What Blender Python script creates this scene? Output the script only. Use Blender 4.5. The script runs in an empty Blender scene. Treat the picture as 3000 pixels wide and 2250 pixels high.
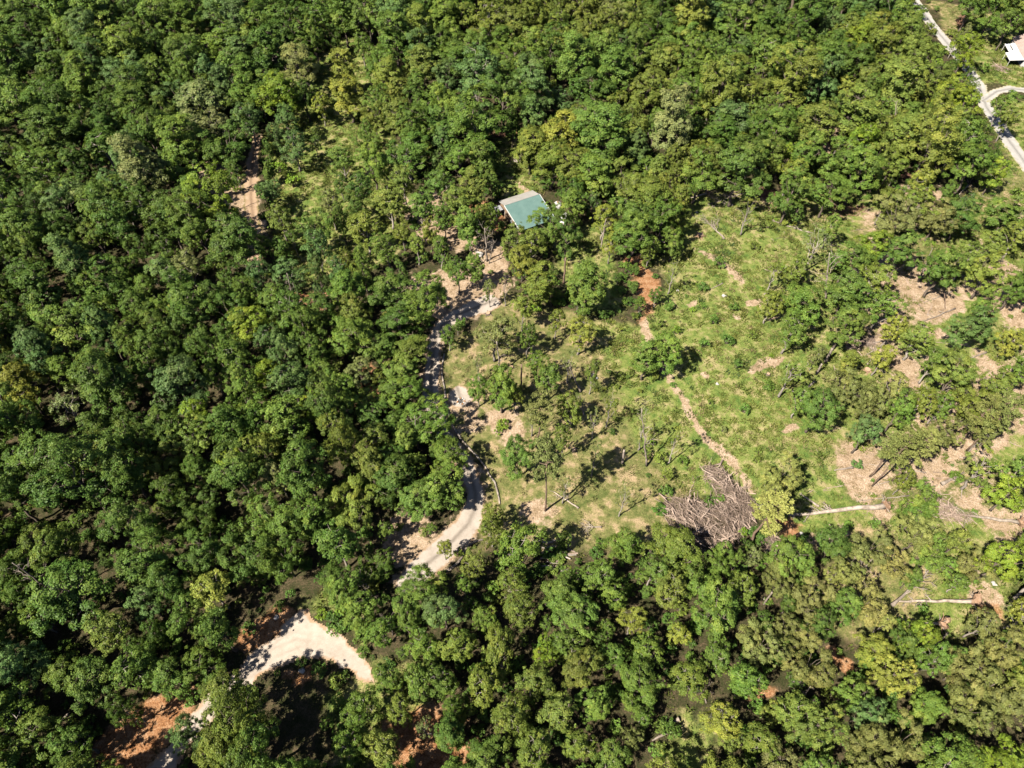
import bpy, math, random
import numpy as np
from math import radians, sin, cos, pi

scene = bpy.context.scene
C = scene.collection

# ------------------------------------------------------------------ camera
F, CAM_H, PITCH = 2050.0, 116.0, 52.5          # focal length in photo pixels, height, degrees below horizontal
cam_d = bpy.data.cameras.new('camera')
cam_d.sensor_width = 36.0
cam_d.lens = 36.0 * F / 3000.0
cam_d.clip_start, cam_d.clip_end = 1.0, 3000.0
cam = bpy.data.objects.new('camera', cam_d)
cam.location = (0, 0, CAM_H)
cam.rotation_euler = (radians(90 - PITCH), 0, 0)
C.objects.link(cam)
scene.camera = cam

# ------------------------------------------------------------------ sky and sun
SUN_EL, SUN_FROM = 50.0, (-0.79, -0.61)        # shadows fall to the right and away
w = bpy.data.worlds.new('World'); scene.world = w; w.use_nodes = True
nt = w.node_tree
bg = nt.nodes['Background']
sky = nt.nodes.new('ShaderNodeTexSky')
sky.sky_type = 'NISHITA'; sky.sun_disc = False
sky.air_density = 0.75; sky.dust_density = 0.8; sky.ozone_density = 0.5
sky.sun_elevation = radians(SUN_EL)
sky.sun_rotation = math.atan2(SUN_FROM[0], SUN_FROM[1])
nt.links.new(sky.outputs[0], bg.inputs[0])
bg.inputs[1].default_value = 0.05
sl = bpy.data.lights.new('sun', 'SUN')
sl.energy = 5.0; sl.angle = radians(0.55); sl.color = (1.0, 0.92, 0.79)
sun = bpy.data.objects.new('sun', sl); C.objects.link(sun)
from mathutils import Vector
sd = Vector((SUN_FROM[0] * cos(radians(SUN_EL)), SUN_FROM[1] * cos(radians(SUN_EL)), sin(radians(SUN_EL))))
sun.rotation_euler = sd.to_track_quat('Z', 'Y').to_euler()
sun.location = (-60, -40, 150)

scene.view_settings.view_transform = 'Standard'
scene.view_settings.look = 'None'
scene.view_settings.exposure = 0.85
scene.view_settings.gamma = 1.0
scene.view_settings.use_curve_mapping = False
scene.cycles.max_bounces = 6
scene.cycles.diffuse_bounces = 0
scene.cycles.transmission_bounces = 4
scene.cycles.transparent_max_bounces = 4

rng = np.random.default_rng(11)
R = random.Random(7)

# ------------------------------------------------------------------ mapping photo position -> ground
CS, SN = cos(radians(90 - PITCH)), sin(radians(90 - PITCH))
def hgt(x, y):
    return (0.35 * np.sin(x * 0.045 + 0.6) * np.cos(y * 0.038) + 0.18 * np.sin(x * 0.13 + y * 0.09)
            + 0.07 * np.sin(x * 0.41 - y * 0.33))
def plane_pt(px, py, z):
    yc = -(py - 1125.0) / F
    d = ((px - 1500.0) / F, yc * CS + SN, yc * SN - CS)
    t = (z - CAM_H) / d[2]
    return d[0] * t, d[1] * t
def G(px, py, up=0.0):
    x, y = plane_pt(px, py, up)
    for _ in range(3):
        x, y = plane_pt(px, py, up + float(hgt(x, y)))
    return x, y
def proj(x, y, z):
    x = np.asarray(x, float); y = np.asarray(y, float); z = np.asarray(z, float) - CAM_H
    yc = y * CS + z * SN
    zc = -y * SN + z * CS
    return 1500 + F * x / -zc, 1125 - F * yc / -zc
def top_height(bpx, tpx):
    x, y = G(*bpx); z0 = float(hgt(x, y))
    hs = np.linspace(0.5, 30, 400)
    u, v = proj(np.full(400, x), np.full(400, y), z0 + hs)
    return x, y, z0, float(hs[np.argmin((u - tpx[0]) ** 2 + (v - tpx[1]) ** 2)])

# ------------------------------------------------------------------ value noise
_perm = rng.random((256, 256))
def vnoise(x, y):
    xi = np.floor(x).astype(int); yi = np.floor(y).astype(int)
    fx = x - xi; fy = y - yi
    fx = fx * fx * (3 - 2 * fx); fy = fy * fy * (3 - 2 * fy)
    a = _perm[xi & 255, yi & 255]; b = _perm[(xi + 1) & 255, yi & 255]
    c = _perm[xi & 255, (yi + 1) & 255]; d = _perm[(xi + 1) & 255, (yi + 1) & 255]
    return (a * (1 - fx) + b * fx) * (1 - fy) + (c * (1 - fx) + d * fx) * fy
def fnoise(x, y, s):
    return (vnoise(x / s, y / s) * 0.5 + vnoise(x / s * 2.1 + 9, y / s * 2.1 + 4) * 0.3 + vnoise(x / s * 4.3 + 31, y / s * 4.3 + 17) * 0.2)

# ------------------------------------------------------------------ materials
def new_mat(name):
    m = bpy.data.materials.new(name); m.use_nodes = True
    t = m.node_tree
    return m, t, t.nodes, t.links, t.nodes['Principled BSDF']
def ramp(N, stops):
    r = N.new('ShaderNodeValToRGB')
    els = r.color_ramp.elements
    while len(els) < len(stops): els.new(0.5)
    for e, (p, c) in zip(els, stops):
        e.position = p; e.color = (*c, 1)
    return r
def noise(N, L, scale, detail=4, rough=0.6, coord=None, dist=0.0):
    n = N.new('ShaderNodeTexNoise')
    n.inputs['Scale'].default_value = scale; n.inputs['Detail'].default_value = detail
    n.inputs['Roughness'].default_value = rough; n.inputs['Distortion'].default_value = dist
    if coord is not None: L.new(coord, n.inputs['Vector'])
    return n
def objcoord(N, world=False):
    if world:
        return N.new('ShaderNodeNewGeometry').outputs['Position']
    return N.new('ShaderNodeTexCoord').outputs['Object']
def mottled(name, c1, c2, scale, rough=0.85, bump=0.3, stretch=None, world=False, spec=0.2, c3=None):
    m, t, N, L, P = new_mat(name)
    co = objcoord(N, world)
    if stretch:
        mp = N.new('ShaderNodeMapping'); mp.inputs['Scale'].default_value = stretch
        L.new(co, mp.inputs['Vector']); co = mp.outputs[0]
    n = noise(N, L, scale, 6, 0.65, co)
    st = [(0.3, c1), (0.7, c2)]
    if c3: st.append((0.82, c3))
    r = ramp(N, st)
    L.new(n.outputs['Fac'], r.inputs[0]); L.new(r.outputs[0], P.inputs['Base Color'])
    P.inputs['Roughness'].default_value = rough
    P.inputs['Specular IOR Level'].default_value = spec
    if bump:
        b = N.new('ShaderNodeBump'); b.inputs['Strength'].default_value = bump; b.inputs['Distance'].default_value = 0.05
        n2 = noise(N, L, scale * 3, 5, 0.7, co)
        L.new(n2.outputs['Fac'], b.inputs['Height']); L.new(b.outputs[0], P.inputs['Normal'])
    return m

def leaf_mat(name, transl=0.28, rough=0.5, spec=0.25):
    m, t, N, L, P = new_mat(name)
    a = N.new('ShaderNodeAttribute'); a.attribute_type = 'INSTANCER'; a.attribute_name = 'leaf_tint'
    tone = N.new('ShaderNodeAttribute'); tone.attribute_type = 'GEOMETRY'; tone.attribute_name = 'tone'
    sep = N.new('ShaderNodeSeparateColor'); L.new(tone.outputs['Color'], sep.inputs[0])
    hs = N.new('ShaderNodeHueSaturation')
    L.new(a.outputs['Color'], hs.inputs['Color']); L.new(sep.outputs[0], hs.inputs['Hue'])
    L.new(sep.outputs[1], hs.inputs['Value'])
    L.new(hs.outputs[0], P.inputs['Base Color'])
    P.inputs['Roughness'].default_value = rough
    P.inputs['Specular IOR Level'].default_value = spec
    tr = N.new('ShaderNodeBsdfTranslucent')
    hs2 = N.new('ShaderNodeHueSaturation'); hs2.inputs['Hue'].default_value = 0.485; hs2.inputs['Saturation'].default_value = 1.1; hs2.inputs['Value'].default_value = 1.25
    L.new(hs.outputs[0], hs2.inputs['Color']); L.new(hs2.outputs[0], tr.inputs['Color'])
    mx = N.new('ShaderNodeMixShader'); mx.inputs[0].default_value = transl
    L.new(P.outputs[0], mx.inputs[1]); L.new(tr.outputs[0], mx.inputs[2])
    L.new(mx.outputs[0], N['Material Output'].inputs[0])
    return m

M = {}
M['leaf'] = leaf_mat('broad_leaf', 0.26)
M['needle'] = leaf_mat('pine_needle', 0.18, 0.6, 0.2)
M['grassleaf'] = leaf_mat('grass_blade', 0.3, 0.7, 0.1)
M['bark'] = mottled('oak_bark', (0.11, 0.085, 0.065), (0.26, 0.215, 0.175), 3.0, stretch=(3, 3, 0.5), bump=0.6)
M['palebark'] = mottled('pale_bark', (0.26, 0.22, 0.18), (0.52, 0.47, 0.41), 2.0, stretch=(2.5, 2.5, 0.6), bump=0.4)
M['pinebark'] = mottled('pine_bark', (0.15, 0.095, 0.065), (0.33, 0.24, 0.18), 3.0, stretch=(3, 3, 0.6), bump=0.7)
M['deadwood'] = mottled('dead_wood', (0.19, 0.15, 0.118), (0.56, 0.48, 0.405), 1.1, bump=0.6)
M['stick'] = mottled('dry_sticks', (0.22, 0.155, 0.120), (0.54, 0.425, 0.350), 0.9, bump=0.3, world=True)
def vary(mat, lo, hi):
    t = mat.node_tree; P = t.nodes['Principled BSDF']; src = P.inputs['Base Color'].links[0].from_socket
    oi = t.nodes.new('ShaderNodeObjectInfo'); mr = t.nodes.new('ShaderNodeMapRange'); mr.inputs[3].default_value = lo; mr.inputs[4].default_value = hi
    t.links.new(oi.outputs['Random'], mr.inputs[0]); v = t.nodes.new('ShaderNodeVectorMath'); v.operation = 'SCALE'
    t.links.new(src, v.inputs[0]); t.links.new(mr.outputs[0], v.inputs['Scale']); t.links.new(v.outputs[0], P.inputs['Base Color'])
vary(M['stick'], 0.55, 1.35); vary(M['deadwood'], 0.75, 1.15); vary(M['palebark'], 0.7, 1.15)
M['twig'] = mottled('brown_twigs', (0.105, 0.075, 0.058), (0.34, 0.255, 0.205), 0.8, bump=0.2, world=True)  # darker than the sticks, the pile's shaded gaps put into twig colour
M['redstick'] = mottled('reddish_brush', (0.17, 0.085, 0.055), (0.38, 0.22, 0.155), 0.9, bump=0.3, world=True)
M['clay'] = mottled('root_clay', (0.20, 0.11, 0.065), (0.50, 0.34, 0.23), 1.4, bump=0.8)
M['stone'] = mottled('pale_stone', (0.42, 0.39, 0.36), (0.68, 0.65, 0.61), 2.5, bump=0.6)
M['greystone'] = mottled('grey_stone', (0.15, 0.15, 0.165), (0.34, 0.34, 0.36), 2.5, bump=0.6)
M['cutwood'] = mottled('cut_wood', (0.42, 0.27, 0.17), (0.60, 0.43, 0.30), 4.0, bump=0.2)
M['white'] = mottled('white_paint', (0.70, 0.70, 0.68), (0.82, 0.81, 0.79), 1.5, rough=0.5, bump=0.05)
M['siding'] = mottled('tan_siding', (0.25, 0.17, 0.115), (0.36, 0.26, 0.18), 1.2, bump=0.2)
M['greenroof'] = mottled('green_metal_roof', (0.115, 0.205, 0.19), (0.16, 0.26, 0.238), 0.45, rough=0.42, bump=0.03, spec=0.45)
M['greyroof'] = mottled('grey_metal_roof', (0.36, 0.345, 0.32), (0.47, 0.45, 0.42), 0.5, rough=0.45, bump=0.03, spec=0.5)
M['brownroof'] = mottled('brown_metal_roof', (0.38, 0.28, 0.24), (0.50, 0.40, 0.36), 0.6, rough=0.5, bump=0.04, spec=0.4)
M['slateroof'] = mottled('slate_shingle_roof', (0.13, 0.15, 0.18), (0.24, 0.26, 0.30), 1.5, rough=0.8, bump=0.3)
M['rust'] = mottled('rusty_orange', (0.30, 0.12, 0.04), (0.48, 0.24, 0.10), 2.5, bump=0.3)
M['glass'] = mottled('dark_glass', (0.015, 0.02, 0.025), (0.03, 0.04, 0.05), 1.0, rough=0.1, bump=0, spec=0.6)
M['tyre'] = mottled('tyre_rubber', (0.02, 0.02, 0.02), (0.04, 0.04, 0.04), 4.0, bump=0.1)
M['steel'] = mottled('grey_steel', (0.30, 0.31, 0.33), (0.42, 0.43, 0.45), 2.0, rough=0.45, bump=0.05, spec=0.5)
M['ash'] = mottled('fire_ash', (0.04, 0.038, 0.036), (0.20, 0.19, 0.18), 3.0, bump=0.5)

# ------------------------------------------------------------------ mesh helpers
class MB:
    """collects vertices and faces of one mesh"""
    def __init__(s): s.v = []; s.f = []; s.n = 0
    def add(s, verts, faces):
        s.v.append(np.asarray(verts, float).reshape(-1, 3)); k = s.n
        s.f.extend([tuple(i + k for i in f) for f in faces]); s.n += len(s.v[-1])
    def tube(s, pts, rad, sides=6, cap=True):
        pts = np.asarray(pts, float); n = len(pts)
        rad = np.broadcast_to(np.asarray(rad, float), (n,))
        d = np.gradient(pts, axis=0); d /= (np.linalg.norm(d, axis=1, keepdims=True) + 1e-9)
        ref = np.array([0, 0, 1.0]) if abs(d[:, 2]).mean() < 0.8 else np.array([1.0, 0, 0])
        a = np.cross(d, ref); a /= (np.linalg.norm(a, axis=1, keepdims=True) + 1e-9)
        b = np.cross(d, a)
        th = np.arange(sides) * 2 * pi / sides
        ring = (pts[:, None] + rad[:, None, None] * (a[:, None] * np.cos(th)[None, :, None] + b[:, None] * np.sin(th)[None, :, None]))
        fs = []
        for i in range(n - 1):
            for j in range(sides):
                k = (j + 1) % sides
                fs.append((i * sides + j, i * sides + k, (i + 1) * sides + k, (i + 1) * sides + j))
        if cap:
            fs.append(tuple(range(sides - 1, -1, -1))); fs.append(tuple((n - 1) * sides + j for j in range(sides)))
        s.add(ring.reshape(-1, 3), fs)
    def box(s, x0, x1, y0, y1, z0, z1):
        s.add([(x0, y0, z0), (x1, y0, z0), (x1, y1, z0), (x0, y1, z0), (x0, y0, z1), (x1, y0, z1), (x1, y1, z1), (x0, y1, z1)],
              [(0, 3, 2, 1), (4, 5, 6, 7), (0, 1, 5, 4), (1, 2, 6, 5), (2, 3, 7, 6), (3, 0, 4, 7)])
    def prism(s, poly_bottom, poly_top):
        n = len(poly_bottom)
        s.add(list(poly_bottom) + list(poly_top), [tuple(range(n - 1, -1, -1)), tuple(range(n, 2 * n))] +
              [(i, (i + 1) % n, n + (i + 1) % n, n + i) for i in range(n)])
    def mesh(s, name, mat, smooth=False):
        me = bpy.data.meshes.new(name)
        me.from_pydata(np.concatenate(s.v).tolist(), [], s.f)
        me.materials.append(mat)
        if smooth: me.polygons.foreach_set('use_smooth', [True] * len(me.polygons))
        me.update()
        return me
def link(name, data, parent=None, loc=(0, 0, 0)):
    o = bpy.data.objects.new(name, data); C.objects.link(o)
    o.location = loc
    if parent is not None: o.parent = parent
    return o
def tag(o, label, cat, group=None):
    o['label'] = label; o['category'] = cat
    if group: o['group'] = group
    return o
def empty(name, loc, rz=0.0, label=None, cat=None, group=None):
    o = bpy.data.objects.new(name, None); C.objects.link(o)
    o.empty_display_size = 0.5
    o.location = loc; o.rotation_euler = (0, 0, rz)
    if label: tag(o, label, cat, group)
    return o
def blob(mb, c, r, seed, flat=1.0, sub=2, amp=0.3):
    import bmesh
    bm = bmesh.new(); bmesh.ops.create_icosphere(bm, subdivisions=sub, radius=1.0)
    rr = np.random.default_rng(seed)
    ph = rr.random((4, 3)) * 6; fr = rr.random((4, 3)) * 3 + 0.8
    vs = np.array([v.co[:] for v in bm.verts]); k = 1 + amp * sum(np.sin((vs * fr[i]).sum(1) + ph[i, 0]) for i in range(4)) / 2.2
    vs = vs * k[:, None] * np.array(r) * np.array([1, 1, flat]) + np.array(c)
    fs = [tuple(v.index for v in f.verts) for f in bm.faces]; bm.free()
    mb.add(vs, fs)

# ------------------------------------------------------------------ foliage prototypes
def norm(a): return a / (np.linalg.norm(a, axis=-1, keepdims=True) + 1e-9)
def leaf_mesh(name, pos, nrm, size, tone, mat, aspect=1.0, g=None):
    g = g or rng
    n = len(pos)
    t = norm(np.cross(nrm, norm(g.normal(size=(n, 3)))))
    b = np.cross(nrm, t)
    s = np.asarray(size)[:, None]
    lift = nrm * s * 0.18
    V = np.stack([pos - t * s * aspect, pos - b * s * 0.62 + lift * 0, pos + t * s * aspect, pos + b * s * 0.62 + lift], 1).reshape(-1, 3)
    me = bpy.data.meshes.new(name)
    me.vertices.add(4 * n); me.vertices.foreach_set('co', V.astype(np.float32).ravel())
    me.loops.add(4 * n); me.loops.foreach_set('vertex_index', np.arange(4 * n, dtype=np.int32))
    me.polygons.add(n); me.polygons.foreach_set('loop_start', np.arange(0, 4 * n, 4, dtype=np.int32))
    me.polygons.foreach_set('loop_total', np.full(n, 4, np.int32))
    at = me.attributes.new('tone', 'FLOAT_COLOR', 'POINT')
    tn = np.repeat(np.concatenate([tone, np.ones((n, 2))], 1), 4, axis=0).astype(np.float32)
    at.data.foreach_set('color', tn.ravel())
    me.materials.append(mat)
    me.update(calc_edges=True)
    return me
def rand_dirs(g, n):
    return norm(g.normal(size=(n, 3)))
UP = np.array([0, 0, 1.0])
def limb_path(g, a, b, k=5, wob=0.12, sag=0.0):
    t = np.linspace(0, 1, k)[:, None]
    p = np.asarray(a) * (1 - t) + np.asarray(b) * t
    L = np.linalg.norm(np.asarray(b) - np.asarray(a))
    p[1:-1] += g.normal(size=(k - 2, 3)) * wob * L * 0.3
    p[:, 2] += (np.sin(t[:, 0] * pi) * sag * L)
    return p

def broadleaf(seed, H=13.0, Rc=4.5, zb=4.0, nl=9, lobe=(0.34, 0.50), ncl=26, nleaf=118, leaf=(0.10, 0.18), bark='bark', shape='round', clump=(0.34, 0.95)):
    g = np.random.default_rng(seed)
    lob = []
    for i in range(nl):
        t = (i + 0.5) / nl
        t = 0.08 + 0.86 * t
        if shape == 'round': env = math.sqrt(max(0.06, 1 - (2 * t - 0.85) ** 2 / 1.35))
        elif shape == 'tall': env = math.sqrt(max(0.08, 1 - (2 * t - 0.8) ** 2 / 1.4)) * 0.85
        else: env = 0.45 + 0.65 * math.sin(pi * min(1, t * 0.95))
        a = i * 2.4 + g.random() * 1.2
        lr = Rc * g.uniform(lobe[0] * 0.72, lobe[1] * 1.12) * (1.0 if t < 0.75 else 0.9)
        rad = max(0.15 * Rc, Rc * env - lr) * g.uniform(0.65, 1.32)
        z = zb + lr * 0.4 + (H - zb - lr * 0.9) * min(1, max(0, t + g.normal(0, 0.07)))
        lob.append((np.array([cos(a) * rad, sin(a) * rad, z]), lr))
    P, Nn, S, T = [], [], [], []
    cl = []
    for li, (c, lr) in enumerate(lob):
        k = int(ncl * (lr / (Rc * 0.42)) ** 1.6)
        d = rand_dirs(g, k * 2)
        d[:, 2] = d[:, 2] * 0.8 + 0.22; d = norm(d)
        cc = c + d * lr * g.uniform(0.72, 1.22, (len(d), 1)) * np.array([1, 1, 0.82])
        keep = np.ones(len(d), bool)
        for lj, (c2, l2) in enumerate(lob):
            if lj != li: keep &= np.linalg.norm((cc - c2) / np.array([1, 1, 0.82]), axis=1) > l2 * 0.74
        cc, d = cc[keep][:k], d[keep][:k]
        far = g.random(len(cc)) < 0.2; cc[far] += d[far] * lr * g.uniform(0.12, 0.42, (int(far.sum()), 1))
        lt = g.normal(0, 0.08)
        for q in range(len(cc)):
            cr = g.uniform(*clump) * (Rc / 4.5) ** 0.5 * (0.7 if far[q] else 1.0)
            m = max(8, int(nleaf * (cr / 0.70) ** 2))
            el = np.array([g.uniform(0.7, 1.4), g.uniform(0.7, 1.4), g.uniform(0.5, 0.9)])
            dd = norm(rand_dirs(g, m) + d[q] * 0.75 + UP * 0.35)
            pp = cc[q] + dd * cr * g.uniform(0.25, 1.15, (m, 1)) * el
            P.append(pp); Nn.append(norm(dd * 0.75 + d[q] * 0.35 + UP * 0.45 + g.normal(size=(m, 3)) * 0.36))
            S.append(g.uniform(leaf[0], leaf[1], m))
            ct = g.normal(0, 0.13)
            T.append(np.stack([np.clip(0.5 - abs(lt) * 0.10 + g.normal(0, 0.008, m) - max(ct, 0) * 0.07, 0.42, 0.58), np.clip(1.0 + lt + ct + g.normal(0, 0.15, m), 0.45, 1.7)], 1))
            cl.append((cc[q], li))
    crown = leaf_mesh('crown', np.concatenate(P), np.concatenate(Nn), np.concatenate(S), np.concatenate(T), M['leaf'], g=g)
    mb = MB()
    top = H * 0.72
    tr = limb_path(g, (0, 0, -0.4), (g.normal(0, 0.3), g.normal(0, 0.3), top), 8, 0.06)
    tr[0] = (0, 0, -0.4)
    r0 = 0.018 * H + 0.05
    rad = np.linspace(r0, r0 * 0.3, 8); rad[0] *= 1.5
    mb.tube(tr, rad, 7)
    for c, lr in lob:
        s = min(0.92, max(0.25, (c[2] - Rc * 0.45) / top * 0.8))
        i = s * 7; a = tr[int(i)] * (1 - i % 1) + tr[min(7, int(i) + 1)] * (i % 1)
        lp = limb_path(g, a, c, 5, 0.14, 0.06); rr = r0 * (1 - s * 0.6) * 0.5
        mb.tube(lp, np.linspace(rr, rr * 0.35, 5), 5, False)
    for c, li in cl[::5]:
        b0 = lob[li][0]
        mb.tube(limb_path(g, b0, b0 + (c - b0) * 1.0, 3, 0.15), [0.045, 0.03, 0.015], 4, False)
    return mb.mesh('trunk', M[bark], True), crown, H * 0.62, Rc

def pine(seed, H=17.0, Rc=3.0, zb=8.5):
    g = np.random.default_rng(seed)
    mb = MB()
    tr = limb_path(g, (0, 0, -0.4), (g.normal(0, 0.35), g.normal(0, 0.35), H * 0.97), 9, 0.03); tr[0] = (0, 0, -0.4)
    mb.tube(tr, np.linspace(0.24, 0.05, 9), 7)
    P, Nn, S, T = [], [], [], []
    nl = 9
    for i in range(nl):
        t = i / (nl - 1)
        z = zb + (H - 0.4 - zb) * t
        ln0 = Rc * (0.55 + 0.55 * math.sin(pi * (0.2 + 0.62 * (1 - t)))) * (1 - 0.45 * t * t)
        for j in range(4 if t < 0.9 else 3):
            if g.random() < 0.12: continue
            a = i * 1.3 + j * 2 * pi / 4 + g.normal(0, 0.35)
            ln = ln0 * g.uniform(0.65, 1.15)
            k = z / (H * 0.97) * 8; b = tr[min(8, int(k))]
            e = np.array([b[0] + cos(a) * ln, b[1] + sin(a) * ln, z + ln * g.uniform(0.05, 0.35)])
            bp = limb_path(g, (b[0], b[1], z), e, 4, 0.1)
            mb.tube(bp, np.linspace(0.07, 0.02, 4), 4, False)
            for q in range(4):
                s = 0.4 + 0.62 * (q + g.random()) / 4
                c = np.array([b[0], b[1], z]) * (1 - s) + e * s + g.normal(size=3) * np.array([0.35, 0.35, 0.15])
                cr = g.uniform(0.5, 0.85); m = 46
                dd = rand_dirs(g, m); dd[:, 2] = abs(dd[:, 2]) * 0.9 - 0.15
                pp = c + dd * cr * g.uniform(0.2, 1.0, (m, 1)) * np.array([1, 1, 0.6])
                P.append(pp); Nn.append(norm(dd * 0.45 + UP * 0.5 + g.normal(size=(m, 3)) * 0.6)); S.append(g.uniform(0.10, 0.19, m))
                ct = g.normal(0, 0.1)
                T.append(np.stack([np.clip(0.5 + g.normal(0, 0.006, m), 0.44, 0.56), np.clip(1 + ct + g.normal(0, 0.14, m), 0.5, 1.6)], 1))
    crown = leaf_mesh('crown', np.concatenate(P), np.concatenate(Nn), np.concatenate(S), np.concatenate(T), M['needle'], aspect=1.5, g=g)
    return mb.mesh('trunk', M['pinebark'], True), crown, (zb + H) / 2 + 0.4, Rc

def bush(seed, H=1.8, Rc=1.2, n=16):
    g = np.random.default_rng(seed)
    P, Nn, S, T = [], [], [], []
    mb = MB()
    for i in range(n):
        a = g.random() * 2 * pi; rr = Rc * math.sqrt(g.random()) * 0.8
        c = np.array([cos(a) * rr, sin(a) * rr, H * (0.35 + 0.5 * g.random() * (1 - rr / Rc * 0.5))])
        cr = g.uniform(0.3, 0.5) * Rc / 1.2; m = 26
        d = norm(c - np.array([0, 0, 0.2]))
        dd = norm(rand_dirs(g, m) + d * 0.6 + UP * 0.3)
        P.append(c + dd * cr * g.uniform(0.4, 1.1, (m, 1))); Nn.append(norm(dd * 0.6 + UP * 0.5 + g.normal(size=(m, 3)) * 0.5)); S.append(g.uniform(0.09, 0.18, m))
        ct = g.normal(0, 0.13)
        T.append(np.stack([np.clip(0.5 + g.normal(0, 0.008, m), 0.44, 0.56), np.clip(1 + ct + g.normal(0, 0.16, m), 0.5, 1.6)], 1))
        mb.tube(limb_path(g, (g.normal(0, 0.08), g.normal(0, 0.08), -0.1), c, 3, 0.1), [0.035, 0.025, 0.012], 4, False)
    crown = leaf_mesh('foliage', np.concatenate(P), np.concatenate(Nn), np.concatenate(S), np.concatenate(T), M['leaf'], g=g)
    return mb.mesh('stems', M['bark'], True), crown, H * 0.5, Rc

PROTO = {
 'round': [broadleaf(100 + i, 12.0 + (i * 7 % 8) * 0.5, 4.2 + 0.25 * (i % 4), 3.2 + 0.25 * (i % 5), 7 + i % 4) for i in range(6)],
 'tall': [broadleaf(200 + i, 13.5 + 0.4 * i, 3.5 + 0.2 * i, 3.6, 9 + i, shape='tall') for i in range(4)],
 'spread': [broadleaf(300 + i, 11.5, 5.1, 4.0, 11, lobe=(0.26, 0.40), shape='spread') for i in range(3)],
 'open': [broadleaf(400 + i, 11.0 + 0.4 * i, 4.0 + 0.15 * (i % 4), 3.4, 9 + i, lobe=(0.25, 0.37), ncl=24, nleaf=100, bark='palebark', shape='tall', clump=(0.34, 0.8)) for i in range(5)],
 'thin': [broadleaf(450 + i, 12.5, 4.0, 4.5, 9, lobe=(0.20, 0.30), ncl=16, nleaf=80, bark='palebark', shape='tall', clump=(0.3, 0.7)) for i in range(3)],
 'pine': [pine(500 + i, 16.5 + i % 3, 3.0 + 0.2 * (i % 2), 8.0 + 0.6 * i) for i in range(5)],
 'bush': [bush(600 + i, 1.5 + 0.3 * i, 1.2) for i in range(5)],
}

TINT = {  # leaf colours of the kinds of tree
 'deep': (0.086, 0.168, 0.036), 'green': (0.122, 0.220, 0.046), 'blue': (0.106, 0.200, 0.066),
 'olive': (0.158, 0.226, 0.050), 'yellow': (0.232, 0.290, 0.060), 'lime': (0.178, 0.290, 0.040),
 'pine': (0.182, 0.220, 0.078), 'palepine': (0.258, 0.292, 0.098), 'pale': (0.186, 0.240, 0.094),
}
TWORD = {'deep': 'deep green', 'green': 'mid green', 'blue': 'bluish green', 'olive': 'olive green', 'yellow': 'yellow green',
         'lime': 'bright lime', 'pine': 'grey green', 'palepine': 'pale straw green', 'pale': 'pale sage'}
def tint(kind, var=0.12):
    c = np.array(TINT[kind]) * np.array([1.20, 1.14, 0.95]) * (1 + R.uniform(-var, var))
    c = c * np.array([1 + R.uniform(-0.07, 0.07), 1, 1 + R.uniform(-0.09, 0.09)])
    return [float(x) for x in c] + [1.0]

# ================================================================== THE LAY OF THE LAND (photo outlines laid on the ground)
def poly(pts): return np.array([G(*p) for p in pts])
def sdf_poly(x, y, P):
    """signed distance, inside positive"""
    d2 = np.full(x.shape, 1e9); ins = np.zeros(x.shape, bool)
    n = len(P)
    for i in range(n):
        a = P[i]; b = P[(i + 1) % n]
        e = b - a; L2 = e @ e + 1e-9
        t = np.clip(((x - a[0]) * e[0] + (y - a[1]) * e[1]) / L2, 0, 1)
        d2 = np.minimum(d2, (x - a[0] - t * e[0]) ** 2 + (y - a[1] - t * e[1]) ** 2)
        c = ((a[1] > y) != (b[1] > y))
        with np.errstate(divide='ignore', invalid='ignore'):
            ins ^= c & (x < (b[0] - a[0]) * (y - a[1]) / (b[1] - a[1] + 1e-12) + a[0])
    return np.where(ins, np.sqrt(d2), -np.sqrt(d2))
def sdf_line(x, y, pts):
    """pts: px, py, half width -> signed distance, inside positive"""
    out = np.full(x.shape, -1e9); u = np.zeros(x.shape)
    W = [(*G(p[0], p[1]), p[2]) for p in pts]
    for (ax, ay, aw), (bx, by, bw) in zip(W[:-1], W[1:]):
        ex, ey = bx - ax, by - ay; L2 = ex * ex + ey * ey + 1e-9
        t = np.clip(((x - ax) * ex + (y - ay) * ey) / L2, 0, 1)
        dx, dy = x - ax - t * ex, y - ay - t * ey
        d = aw + (bw - aw) * t - np.sqrt(dx * dx + dy * dy)
        side = (dx * ey - dy * ex) / math.sqrt(L2)
        u = np.where(d > out, side, u); out = np.maximum(out, d)
    return out, u

DRIVE = [(1435, 885, 2.6), (1385, 905, 2.7), (1335, 925, 2.2), (1295, 955, 1.9), (1274, 1000, 1.8), (1268, 1050, 1.8), (1262, 1110, 1.9), (1266, 1170, 1.9), (1280, 1230, 1.9), (1305, 1280, 1.8),
         (1342, 1335, 1.8), (1376, 1390, 1.8), (1392, 1440, 1.8), (1394, 1485, 1.9), (1372, 1535, 2.4), (1330, 1580, 2.7), (1285, 1625, 2.5), (1228, 1670, 2.4), (1190, 1710, 2.2)]
TURN = [(679, 1969), (702, 1944), (745, 1901), (815, 1849), (855, 1802), (878, 1775), (916, 1806), (962, 1836), (1014, 1881), (1061, 1926), (1093, 1971), (1100, 2000), (1059, 1996), (1038, 1975),
        (971, 1949), (934, 1933), (882, 1930), (849, 1944), (803, 1964), (776, 1978), (754, 2003), (715, 2040), (660, 2085), (612, 2125), (560, 2190), (520, 2260), (430, 2260), (480, 2190), (540, 2110), (590, 2050), (640, 2005)]
ROADR = [(2635, -60, 2.2), (2700, 30, 2.2), (2745, 92, 2.2), (2785, 140, 2.1), (2832, 195, 2.0), (2868, 250, 2.1), (2890, 315, 2.1), (2930, 375, 2.1), (2972, 435, 2.3), (3040, 530, 2.5)]
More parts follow.
